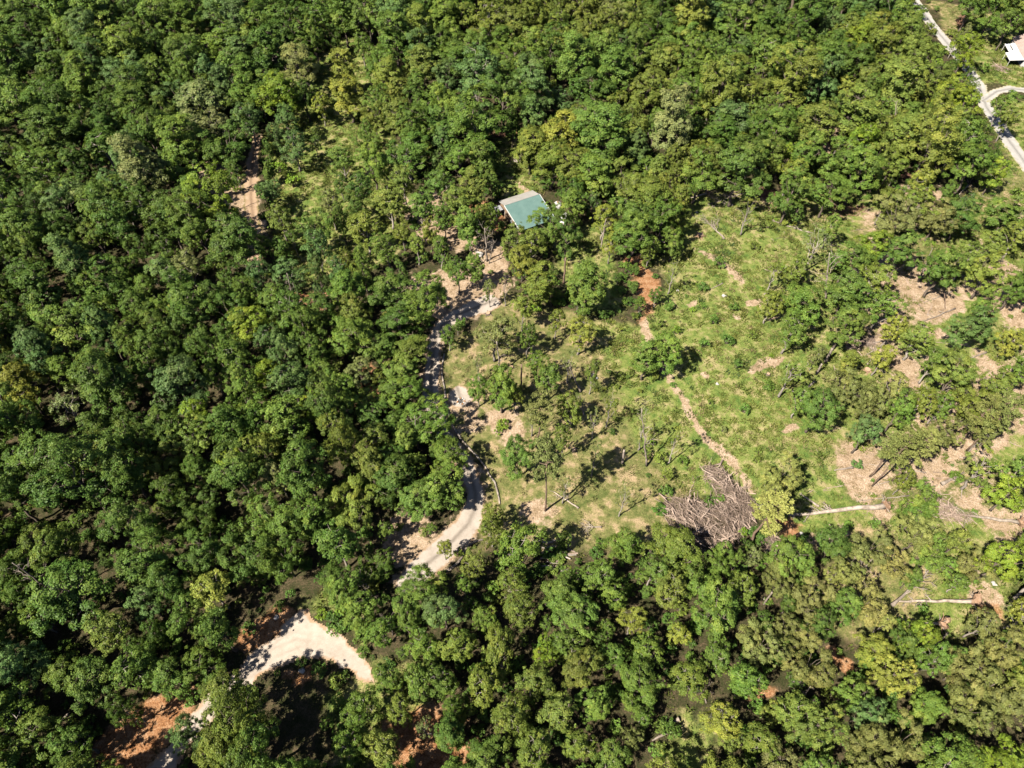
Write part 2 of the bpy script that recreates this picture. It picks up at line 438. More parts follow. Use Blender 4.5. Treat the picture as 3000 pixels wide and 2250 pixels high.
DWAY = [(2885, 292, 1.6), (2920, 268, 1.7), (2965, 260, 1.8), (3060, 270, 1.8)]
TRACK = [(755, 400, 1.6), (742, 460, 1.8), (735, 520, 2.2), (735, 580, 1.9), (742, 650, 1.9), (748, 720, 1.8), (742, 780, 1.6)]

LUSH = [  # bright green meadow grass
 [(1990, 560), (2120, 545), (2260, 560), (2380, 605), (2460, 650), (2300, 760), (2240, 830), (2260, 920), (2310, 1010), (2320, 1100), (2300, 1200), (2330, 1290), (2420, 1340), (2380, 1440), (2300, 1480), (2200, 1480),
  (2080, 1330), (1990, 1180), (1900, 1080), (1880, 960), (1920, 880), (1930, 780), (1990, 720)],
 [(1740, 930), (1930, 950), (2000, 1150), (2090, 1300), (2170, 1440), (2100, 1480), (1960, 1440), (1850, 1350), (1760, 1180)],
 [(2480, 1500), (2640, 1480), (2940, 1480), (2960, 1560), (2860, 1600), (2700, 1560), (2500, 1530)],
 [(2380, 1010), (2560, 1060), (2580, 1120), (2420, 1180), (2380, 1100)],
 [(2800, 20), (2960, 60), (3060, 160), (3060, 260), (2960, 250), (2880, 240), (2800, 120)],
 [(2900, 300), (3060, 280), (3060, 620), (2900, 650), (2840, 580), (2960, 480)],
 [(2640, 1690), (2960, 1680), (2960, 1800), (2860, 1860), (2760, 1850), (2640, 1800)],
 [(2760, 1010), (2960, 990), (3060, 1040), (3060, 1120), (2860, 1100)],
 [(970, 120), (1060, 110), (1100, 200), (1040, 330), (960, 330), (930, 250)],
 [(800, 470), (960, 420), (1000, 560), (880, 640), (900, 780), (830, 760), (800, 600)],
 [(1970, 2060), (2080, 2080), (2090, 2260), (1960, 2270)],
 [(2240, 600), (2560, 560), (3080, 600), (3080, 1680), (2700, 1640), (2300, 1580), (2280, 1300)],
 [(770, 380), (960, 150), (1130, 300), (1200, 500), (1150, 760), (960, 850), (820, 820)],
 [(1080, 1950), (1240, 1900), (1240, 2270), (1000, 2270), (980, 2050)],
 [(890, 1760), (980, 1800), (1080, 1900), (1100, 1860), (1000, 1760), (920, 1730)],
 [(1440, 380), (1540, 380), (1560, 570), (1470, 580), (1440, 480)],
 [(1620, 720), (1760, 640), (1800, 760), (1820, 900), (1700, 900)],
]
DRY = [  # the cropped, half dry grass of the yard
 [(1300, 1020), (1400, 960), (1480, 860), (1600, 900), (1740, 930), (1790, 1080), (1850, 1240), (1920, 1360), (2010, 1450), (2100, 1560), (1950, 1580), (1720, 1620), (1560, 1600), (1440, 1620), (1380, 1600), (1440, 1530), (1450, 1440), (1400, 1350), (1320, 1250), (1300, 1150)],
 [(2420, 1300), (2560, 1290), (2760, 1230), (2860, 1320), (2960, 1400), (2960, 1500), (2700, 1500), (2500, 1470)],
 [(2720, 0), (2830, 20), (2830, 100), (2780, 110)],
 [(2860, 560), (3060, 470), (3060, 600), (2900, 640)],
 [(1990, 560), (2200, 540), (2400, 610), (2460, 650), (2330, 640), (2100, 580)],
 [(2560, 620), (2760, 700), (2700, 1000), (2560, 1080), (2480, 960), (2500, 760)],
 [(2440, 1560), (2700, 1580), (2760, 1700), (2560, 1900), (2380, 1800)],
]
TAN = [  # bare pale soil
 [(570, 470), (650, 480), (740, 560), (780, 720), (750, 760), (690, 700), (640, 600), (560, 540)],
 [(1380, 660), (1450, 690), (1500, 740), (1500, 830), (1440, 900), (1340, 940), (1290, 950), (1200, 900), (1160, 860), (1200, 800), (1290, 790), (1350, 800)],
 [(1190, 580), (1320, 560), (1390, 700), (1330, 740), (1230, 700)],
 [(1180, 1530), (1250, 1520), (1250, 1640), (1170, 1660), (1140, 1600)],
 [(2440, 1290), (2560, 1300), (2600, 1360), (2600, 1500), (2540, 1500), (2470, 1390)],
 [(2680, 860), (2800, 850), (2830, 900), (2780, 960), (2700, 940)],
 [(2900, 870), (3060, 860), (3060, 970), (2950, 960)],
 [(2640, 1290), (2740, 1270), (2840, 1290), (2830, 1360), (2740, 1340)],
 [(2940, 1170), (3060, 1140), (3060, 1260), (2960, 1290)],
 [(2380, 350), (2460, 340), (2480, 440), (2420, 480)],
 [(2630, 540), (2760, 560), (2760, 620), (2660, 640)],
 [(2190, 540), (2280, 545), (2270, 590), (2200, 590)],
 [(2850, 1690), (2920, 1700), (2920, 1770), (2850, 1770)],
 [(2560, 1480), (2620, 1480), (2620, 1560), (2560, 1550)],
 [(1320, 1140), (1365, 1135), (1400, 1190), (1380, 1210), (1320, 1195)],
 [(1420, 1190), (1520, 1180), (1550, 1260), (1500, 1290), (1420, 1260)],
 [(1540, 1470), (1620, 1450), (1640, 1530), (1560, 1560)],
 [(1340, 1200), (1400, 1190), (1420, 1250), (1350, 1270)],
 [(2300, 1590), (2480, 1560), (2480, 1620), (2330, 1630)],
]
ORANGE = [

 [(1845, 770), (1895, 760), (1910, 850), (1902, 925), (1885, 945), (1868, 870)],
 [(230, 2270), (330, 2130), (440, 2060), (570, 2040), (560, 2110), (480, 2190), (430, 2270)],
 [(650, 1880), (780, 1760), (860, 1770), (830, 1830), (700, 1930)],
 [(780, 1990), (880, 1940), (940, 1960), (860, 2010)],
 [(2240, 1500), (2330, 1540), (2340, 1590), (2280, 1590)],
 [(2860, 1770), (2920, 1760), (2920, 1820), (2860, 1820)],
 [(1120, 2100), (1230, 2060), (1360, 2130), (1420, 2220), (1300, 2270), (1160, 2260)],
 [(850, 870), (960, 850), (960, 920), (880, 930)],
 [(1050, 1040), (1100, 1040), (1130, 1180), (1060, 1200)],
 [(1350, 600), (1480, 590), (1490, 660), (1400, 660)],
]
TRAILS_T = [[(1885, 935, 1.2), (1905, 1000, .9), (1930, 1060, .8), (1960, 1110, .8)], [(2040, 728, .5), (2080, 750, .9), (2120, 775, .9), (2150, 800, 1.3), (2175, 825, .9)], [(1960, 1105, .7), (1985, 1150, .8), (2015, 1200, .9), (2045, 1250, .8), (2075, 1290, 1.1), (2110, 1320, 1.2), (2140, 1345, 1.0), (2170, 1390, .8), (2200, 1440, .7)],
            [(2190, 890, 1.0), (2215, 885, 1.2)], [(2205, 1085, .9), (2240, 1065, 1.5), (2285, 1055, 1.2)], [(2300, 1265, .7), (2330, 1250, .9)], [(2020, 895, .9), (2032, 885, .6)], [(1500, 520, .5), (1540, 560, .8), (1550, 590, .8)],
            [(2255, 935, .6), (2285, 925, .8)], [(2145, 925, .6), (2165, 935, .6)], [(2060, 1090, .8), (2075, 1110, .7)], [(1180, 600, .6), (1195, 640, 1.1)], [(2900, 60, .4), (2930, 100, .4), (2950, 160, .3)]]
TRAILS_O = [[(0, 627, .9), (60, 625, 1.0), (110, 622, .8)], [(275, 605, .8), (330, 600, .8)], [(340, 350, .6), (380, 360, .6)], [(505, 440, 1), (560, 450, 1)], [(40, 1490, .6), (85, 1480, .6)], [(75, 1380, .5), (95, 1375, .5)],
            [(1430, 395, 1.6), (1500, 390, 1.6)], [(1760, 80, .7), (1800, 80, .7)], [(2210, 50, .8), (2230, 48, 1)], [(2440, 1910, 1.2), (2480, 1950, 1.5)], [(2190, 2040, .9), (2250, 2020, .9)]]

# ------------------------------------------------------------------ ground
def axis(lo, hi, step, lo2, hi2):
    core = np.arange(lo, hi + 1e-6, step)
    k = np.array([6, 14, 25, 45, 80, 130, 220, 340, 500.])
    return np.concatenate([(lo - k)[::-1][k[::-1] < lo - lo2 + 1e-6], core, (hi + k)[k < hi2 - hi + 1e-6]])
gx = axis(-225, 225, 1.0, -800, 800); gy = axis(2, 290, 1.0, -500, 900)
X, Y = np.meshgrid(gx, gy)
fx, fy = X.ravel(), Y.ravel()
wob_x = (fnoise(fx, fy, 7.0) - 0.5) * 7; wob_y = (fnoise(fx + 91, fy + 33, 7.0) - 0.5) * 7
sx, sy = fx + wob_x, fy + wob_y
def weight(polys, soft, sx=sx, sy=sy):
    o = np.zeros(sx.shape)
    for p in polys:
        P = poly(p); m = (sx > P[:, 0].min() - 12) & (sx < P[:, 0].max() + 12) & (sy > P[:, 1].min() - 12) & (sy < P[:, 1].max() + 12)
        if m.any(): o[m] = np.maximum(o[m], np.clip(0.5 + sdf_poly(sx[m], sy[m], P) / (2 * soft), 0, 1))
    return o
def weight_l(lines, soft):
    o = np.zeros(fx.shape)
    for l in lines:
        P = np.array([G(a, b) for a, b, _ in l]); m = (fx > P[:, 0].min() - 8) & (fx < P[:, 0].max() + 8) & (fy > P[:, 1].min() - 8) & (fy < P[:, 1].max() + 8)
        if m.any():
            d, _ = sdf_line(fx[m] + wob_x[m] * 0.2, fy[m] + wob_y[m] * 0.2, l)
            o[m] = np.maximum(o[m], np.clip(0.5 + (d - 0.1) / (2 * soft), 0, 1))
    return o
Wl = weight(LUSH, 3.0); Wd = weight(DRY, 3.0); Wt = weight(TAN, 2.0) * 0.95; Wo = weight(ORANGE, 2.0) * 0.95
Wr = weight([[(2430, 620), (3080, 600), (3080, 1680), (2480, 1640), (2420, 1250), (2560, 1100)]], 6.0)
Wt = np.maximum(Wt, Wr * np.clip(fnoise(fx + 77, fy + 19, 15.0) * 4.5 - 1.85, 0, 0.9))
Wt = np.maximum(Wt, weight_l(TRAILS_T, 0.6)); Wo = np.maximum(Wo, weight_l(TRAILS_O, 0.7))
mt = (fx > -110) & (fx < 20) & (fy > 5) & (fy < 120)
d_drive = np.full(fx.shape, -99.0); d_drive[mt] = sdf_line(fx[mt], fy[mt], DRIVE)[0]
Wt = np.maximum(Wt, np.clip(0.62 + d_drive / 3.5, 0, 1) * (d_drive > -99) * 0.8)
Z = hgt(fx, fy)
nx, ny = len(gx), len(gy)
idx = np.arange(nx * ny).reshape(ny, nx)
quads = np.stack([idx[:-1, :-1], idx[:-1, 1:], idx[1:, 1:], idx[1:, :-1]], -1).reshape(-1, 4)
me = bpy.data.meshes.new('ground')
me.vertices.add(nx * ny); me.vertices.foreach_set('co', np.stack([fx, fy, Z], 1).astype(np.float32).ravel())
me.loops.add(quads.size); me.loops.foreach_set('vertex_index', quads.astype(np.int32).ravel())
me.polygons.add(len(quads)); me.polygons.foreach_set('loop_start', np.arange(0, quads.size, 4, dtype=np.int32)); me.polygons.foreach_set('loop_total', np.full(len(quads), 4, np.int32))
me.update(calc_edges=True)
at = me.attributes.new('cover', 'FLOAT_COLOR', 'POINT')
at.data.foreach_set('color', np.stack([Wl, Wd, Wt, Wo], 1).astype(np.float32).ravel())
me.polygons.foreach_set('use_smooth', [True] * len(quads))

def ground_material():
    m, t, N, L, P = new_mat('forest_ground')
    co = objcoord(N, True)
    a = N.new('ShaderNodeAttribute'); a.attribute_name = 'cover'
    sep = N.new('ShaderNodeSeparateColor'); L.new(a.outputs['Color'], sep.inputs[0])
    big = noise(N, L, 0.11, 4, 0.6, co); mid = noise(N, L, 0.55, 5, 0.65, co); fine = noise(N, L, 3.2, 5, 0.7, co); patch = noise(N, L, 0.22, 5, 0.7, co, 0.4)
    def layer(c1, c2, c3, n1, n2):
        r1 = ramp(N, [(0.40, c1), (0.50, c2), (0.60, c3)])
        mxn = N.new('ShaderNodeMath'); mxn.operation = 'MULTIPLY_ADD'; mxn.inputs[1].default_value = 0.5
        L.new(n1.outputs['Fac'], mxn.inputs[0])
        h = N.new('ShaderNodeMath'); h.operation = 'MULTIPLY'; h.inputs[1].default_value = 0.5; L.new(n2.outputs['Fac'], h.inputs[0])
        L.new(h.outputs[0], mxn.inputs[2]); L.new(mxn.outputs[0], r1.inputs[0])
        return r1.outputs[0]
    litter = layer((0.036, 0.044, 0.015), (0.062, 0.056, 0.028), (0.120, 0.088, 0.054), mid, fine)
    lush = layer((0.090, 0.150, 0.032), (0.190, 0.230, 0.058), (0.350, 0.300, 0.145), mid, patch)
    dry = layer((0.100, 0.128, 0.036), (0.195, 0.190, 0.070), (0.400, 0.300, 0.175), mid, patch)
    tan = layer((0.230, 0.165, 0.095), (0.390, 0.285, 0.190), (0.500, 0.390, 0.285), mid, fine)
    orange = layer((0.200, 0.088, 0.036), (0.340, 0.175, 0.085), (0.440, 0.280, 0.165), mid, fine)
    def over(base, top, w, n, amt, sharp):
        ad = N.new('ShaderNodeMath'); ad.operation = 'SUBTRACT'; ad.inputs[1].default_value = 0.5; L.new(n.outputs['Fac'], ad.inputs[0])
        ml = N.new('ShaderNodeMath'); ml.operation = 'MULTIPLY_ADD'; ml.inputs[1].default_value = amt
        L.new(ad.outputs[0], ml.inputs[0]); L.new(w, ml.inputs[2])
        mr = N.new('ShaderNodeMapRange'); mr.inputs[1].default_value = 0.5 - sharp; mr.inputs[2].default_value = 0.5 + sharp; mr.interpolation_type = 'SMOOTHSTEP'
        L.new(ml.outputs[0], mr.inputs[0])
        mx = N.new('ShaderNodeMix'); mx.data_type = 'RGBA'
        L.new(mr.outputs[0], mx.inputs['Factor']); L.new(base, mx.inputs['A']); L.new(top, mx.inputs['B'])
        return mx.outputs['Result']
    c = over(litter, lush, sep.outputs[0], mid, 1.1, 0.22)
    c = over(c, dry, sep.outputs[1], big, 1.3, 0.25)
    c = over(c, tan, sep.outputs[2], mid, 1.5, 0.16)
    c = over(c, orange, a.outputs['Alpha'], mid, 1.3, 0.2)
    spk = noise(N, L, 5.5, 4, 0.8, co); sm = N.new('ShaderNodeMapRange'); sm.inputs[1].default_value = 0.36; sm.inputs[2].default_value = 0.64; sm.inputs[3].default_value = 0.5; sm.inputs[4].default_value = 1.5
    L.new(spk.outputs['Fac'], sm.inputs[0])
    sc_ = N.new('ShaderNodeVectorMath'); sc_.operation = 'SCALE'; L.new(c, sc_.inputs[0]); L.new(sm.outputs[0], sc_.inputs['Scale']); c = sc_.outputs[0]
    L.new(c, P.inputs['Base Color'])
    P.inputs['Roughness'].default_value = 0.95; P.inputs['Specular IOR Level'].default_value = 0.1
    b = N.new('ShaderNodeBump'); b.inputs['Strength'].default_value = 0.8; b.inputs['Distance'].default_value = 0.12
    n3 = noise(N, L, 2.2, 6, 0.75, co); L.new(n3.outputs['Fac'], b.inputs['Height']); L.new(b.outputs[0], P.inputs['Normal'])
    return m
me.materials.append(ground_material())
ground = link('ground', me); ground['kind'] = 'structure'

# ------------------------------------------------------------------ gravel roads: fine sheets with worn, uneven edges
def gravel_mat(name, cs, edge_c):
    m, t, N, L, P = new_mat(name)
    co = objcoord(N, True)
    a = N.new('ShaderNodeAttribute'); a.attribute_name = 'lane'
    sep = N.new('ShaderNodeSeparateColor'); L.new(a.outputs['Color'], sep.inputs[0])
    n1 = noise(N, L, 0.6, 5, 0.65, co); n2 = noise(N, L, 7.0, 4, 0.7, co)
    r = ramp(N, [(0.3, cs[0]), (0.5, cs[1]), (0.72, cs[2])])
    ad = N.new('ShaderNodeMath'); ad.operation = 'MULTIPLY_ADD'; ad.inputs[1].default_value = 0.45
    hv = N.new('ShaderNodeMath'); hv.operation = 'MULTIPLY'; hv.inputs[1].default_value = 0.55; L.new(n1.outputs['Fac'], hv.inputs[0])
    L.new(n2.outputs['Fac'], ad.inputs[0]); L.new(hv.outputs[0], ad.inputs[2]); L.new(ad.outputs[0], r.inputs[0])
    # the loose middle strip and the soil washed over the edge
    e1 = N.new('ShaderNodeMath'); e1.operation = 'MULTIPLY_ADD'; e1.inputs[1].default_value = 0.9
    sb = N.new('ShaderNodeMath'); sb.operation = 'SUBTRACT'; sb.inputs[1].default_value = 0.5; L.new(n1.outputs['Fac'], sb.inputs[0])
    L.new(sb.outputs[0], e1.inputs[0]); L.new(sep.outputs[0], e1.inputs[2])
    mr = N.new('ShaderNodeMapRange'); mr.inputs[1].default_value = 0.12; mr.inputs[2].default_value = 0.5; mr.interpolation_type = 'SMOOTHSTEP'; L.new(e1.outputs[0], mr.inputs[0])
    mx = N.new('ShaderNodeMix'); mx.data_type = 'RGBA'; L.new(mr.outputs[0], mx.inputs['Factor'])
    er = ramp(N, [(0.35, edge_c[0]), (0.65, edge_c[1])]); L.new(n1.outputs['Fac'], er.inputs[0])
    L.new(er.outputs[0], mx.inputs['A']); L.new(r.outputs[0], mx.inputs['B'])
    ms = N.new('ShaderNodeMath'); ms.operation = 'MULTIPLY'; L.new(sep.outputs[1], ms.inputs[0]); L.new(n1.outputs['Fac'], ms.inputs[1]); ms.use_clamp = True
    m15 = N.new('ShaderNodeMath'); m15.operation = 'MULTIPLY'; m15.inputs[1].default_value = 1.5; m15.use_clamp = True; L.new(ms.outputs[0], m15.inputs[0]); ms = m15
    mx2 = N.new('ShaderNodeMix'); mx2.data_type = 'RGBA'; L.new(ms.outputs[0], mx2.inputs['Factor']); L.new(mx.outputs['Result'], mx2.inputs['A'])
    mx2.inputs['B'].default_value = (*[0.55 * v for v in cs[0]], 1)
    L.new(mx2.outputs['Result'], P.inputs['Base Color'])
    P.inputs['Roughness'].default_value = 0.95; P.inputs['Specular IOR Level'].default_value = 0.1
    b = N.new('ShaderNodeBump'); b.inputs['Strength'].default_value = 0.5; b.inputs['Distance'].default_value = 0.04
    L.new(n2.outputs['Fac'], b.inputs['Height']); L.new(b.outputs[0], P.inputs['Normal'])
    return m
M['gravel_white'] = gravel_mat('pale_gravel', [(0.36, 0.30, 0.24), (0.50, 0.43, 0.36), (0.60, 0.54, 0.47)], [(0.40, 0.26, 0.16), (0.50, 0.36, 0.24)])
M['gravel_grey'] = gravel_mat('grey_gravel', [(0.33, 0.28, 0.23), (0.465, 0.405, 0.345), (0.57, 0.505, 0.435)], [(0.34, 0.23, 0.145), (0.44, 0.32, 0.21)])
M['gravel_chalk'] = gravel_mat('chalky_gravel', [(0.33, 0.315, 0.29), (0.44, 0.425, 0.40), (0.54, 0.525, 0.50)], [(0.36, 0.33, 0.2), (0.50, 0.46, 0.36)])
M['dirt'] = gravel_mat('dirt_track', [(0.32, 0.21, 0.13), (0.44, 0.315, 0.21), (0.53, 0.40, 0.29)], [(0.20, 0.17, 0.07), (0.32, 0.24, 0.13)])
def sheet(name, lines, polys, mat, lift, step=0.3, fray=0.5, ruts=()):
    pts = np.concatenate([np.array([G(a, b) for a, b, _ in l]) for l in lines] + [poly(p) for p in polys])
    x0, y0 = pts.min(0) - 5; x1, y1 = pts.max(0) + 5
    xs = np.arange(x0, x1, step); ys = np.arange(y0, y1, step)
    A, B = np.meshgrid(xs, ys); a, b = A.ravel(), B.ravel()
    d = np.full(a.shape, -99.0); u = np.zeros(a.shape)
    for l in lines:
        dd, uu = sdf_line(a, b, l); u = np.where(dd > d, uu, u); d = np.maximum(d, dd)
    for p in polys:
        dd = sdf_poly(a, b, poly(p)); u = np.where(dd > d, 9, u); d = np.maximum(d, dd)
    d = d + (fnoise(a, b, 2.6) - 0.5) * 2 * fray
    jit = (rng.random((len(a), 2)) - 0.5) * step * 0.7
    n_x = len(xs); I = np.arange(len(a)).reshape(len(ys), n_x)
    q = np.stack([I[:-1, :-1], I[:-1, 1:], I[1:, 1:], I[1:, :-1]], -1).reshape(-1, 4)
    q = q[(d[q] > 0).sum(1) >= 3]
    used = np.unique(q); rem = np.full(len(a), -1); rem[used] = np.arange(len(used))
    px, py = a[used] + jit[used, 0], b[used] + jit[used, 1]
    rut = -0.03 * np.exp(-((np.abs(u[used]) - 0.8) / 0.3) ** 2)
    z = hgt(px, py) + lift + rut * 0.5 + np.clip(d[used], -0.3, 0.0) * 0.1
    me = bpy.data.meshes.new(name); me.from_pydata(np.stack([px, py, z], 1).tolist(), [], rem[q].tolist())
    at = me.attributes.new('lane', 'FLOAT_COLOR', 'POINT')
    mid = np.exp(-(u[used] / 0.38) ** 2)
    for rl_ in ruts: mid = np.maximum(mid, np.clip(0.5 + sdf_line(px, py, rl_)[0] / 0.5, 0, 1) * (0.9 * fnoise(px, py, 3.0) - 0.1))
    at.data.foreach_set('color', np.stack([np.clip(d[used] / 1.4, 0, 1), mid, np.zeros(len(used)), np.ones(len(used))], 1).astype(np.float32).ravel())
    me.materials.append(mat); me.polygons.foreach_set('use_smooth', [True] * len(me.polygons))
    o = link(name, me); o['kind'] = 'structure'
    return o
sheet('gravel_drive', [DRIVE], [], M['gravel_grey'], 0.05)
RUTS = [[(q[0] + dx, q[1] + dy, .16) for q in ((500, 2200), (575, 2090), (650, 2020), (730, 1955), (800, 1900), (870, 1872), (940, 1885), (1010, 1925), (1075, 1975))] for dx, dy in ((0, 0), (14, 22), (-10, -22), (26, 44))] + [[(760, 1925, .16), (830, 1860, .16), (875, 1805, .16)], [(900, 1900, .16), (905, 1850, .16), (890, 1800, .16)]]
sheet('gravel_road', [], [TURN], M['gravel_white'], 0.058, fray=0.9, ruts=RUTS)
sheet('chalk_road', [ROADR], [], M['gravel_chalk'], 0.05, 0.4, 0.4)
sheet('house_driveway', [DWAY], [], M['gravel_chalk'], 0.058, 0.4, 0.4)
sheet('dirt_track', [TRACK], [], M['dirt'], 0.04, 0.35, 0.7)

# ================================================================== TREES
def depth(x, y, z): return y * SN - (z - CAM_H) * CS
TREES = []      # dicts: x, y, z, rz, s, sz, kind, proto, tint, px, py, w
def plant(px, py, wpx, kind, tn, rz=None, hand=True, hs=1.0, k=None):
    pr = PROTO[kind]; k = R.randrange(len(pr)) if k is None else k % len(pr)
    _, _, zc, Rc = pr[k]
    x, y = G(px, py, zc)
    for _ in range(3):
        s = wpx * depth(x, y, zc) / F / (2.05 * Rc)
        sz = ((0.62 + 0.38 * s) if kind in ('open', 'thin', 'tall') else (0.45 + 0.55 * s)) * hs
        x, y = G(px, py, zc * sz)
    TREES.append(dict(x=x, y=y, z=float(hgt(x, y)), rz=R.uniform(0, 6.28) if rz is None else rz, s=s, sz=sz, kind=kind, k=k, tn=tn, px=px, py=py, w=wpx, r=s * Rc, hand=hand))
def plant_base(bpx, tpx, wpx, kind, tn, k=0):
    x, y, z0, h = top_height(bpx, tpx)
    k %= len(PROTO[kind]); Rc = PROTO[kind][k][3]
    H0 = 16.5 + k % 3 if kind == 'pine' else 12.5
    s = wpx * depth(x, y, h * 0.7) / F / (2.05 * Rc)
    u, v = proj(x, y, z0 + h * 0.75)
    TREES.append(dict(x=x, y=y, z=z0, rz=R.uniform(0, 6.28), s=s, sz=h / H0, kind=kind, k=k, tn=tn, px=float(u), py=float(v), w=wpx, r=s * Rc, hand=True))

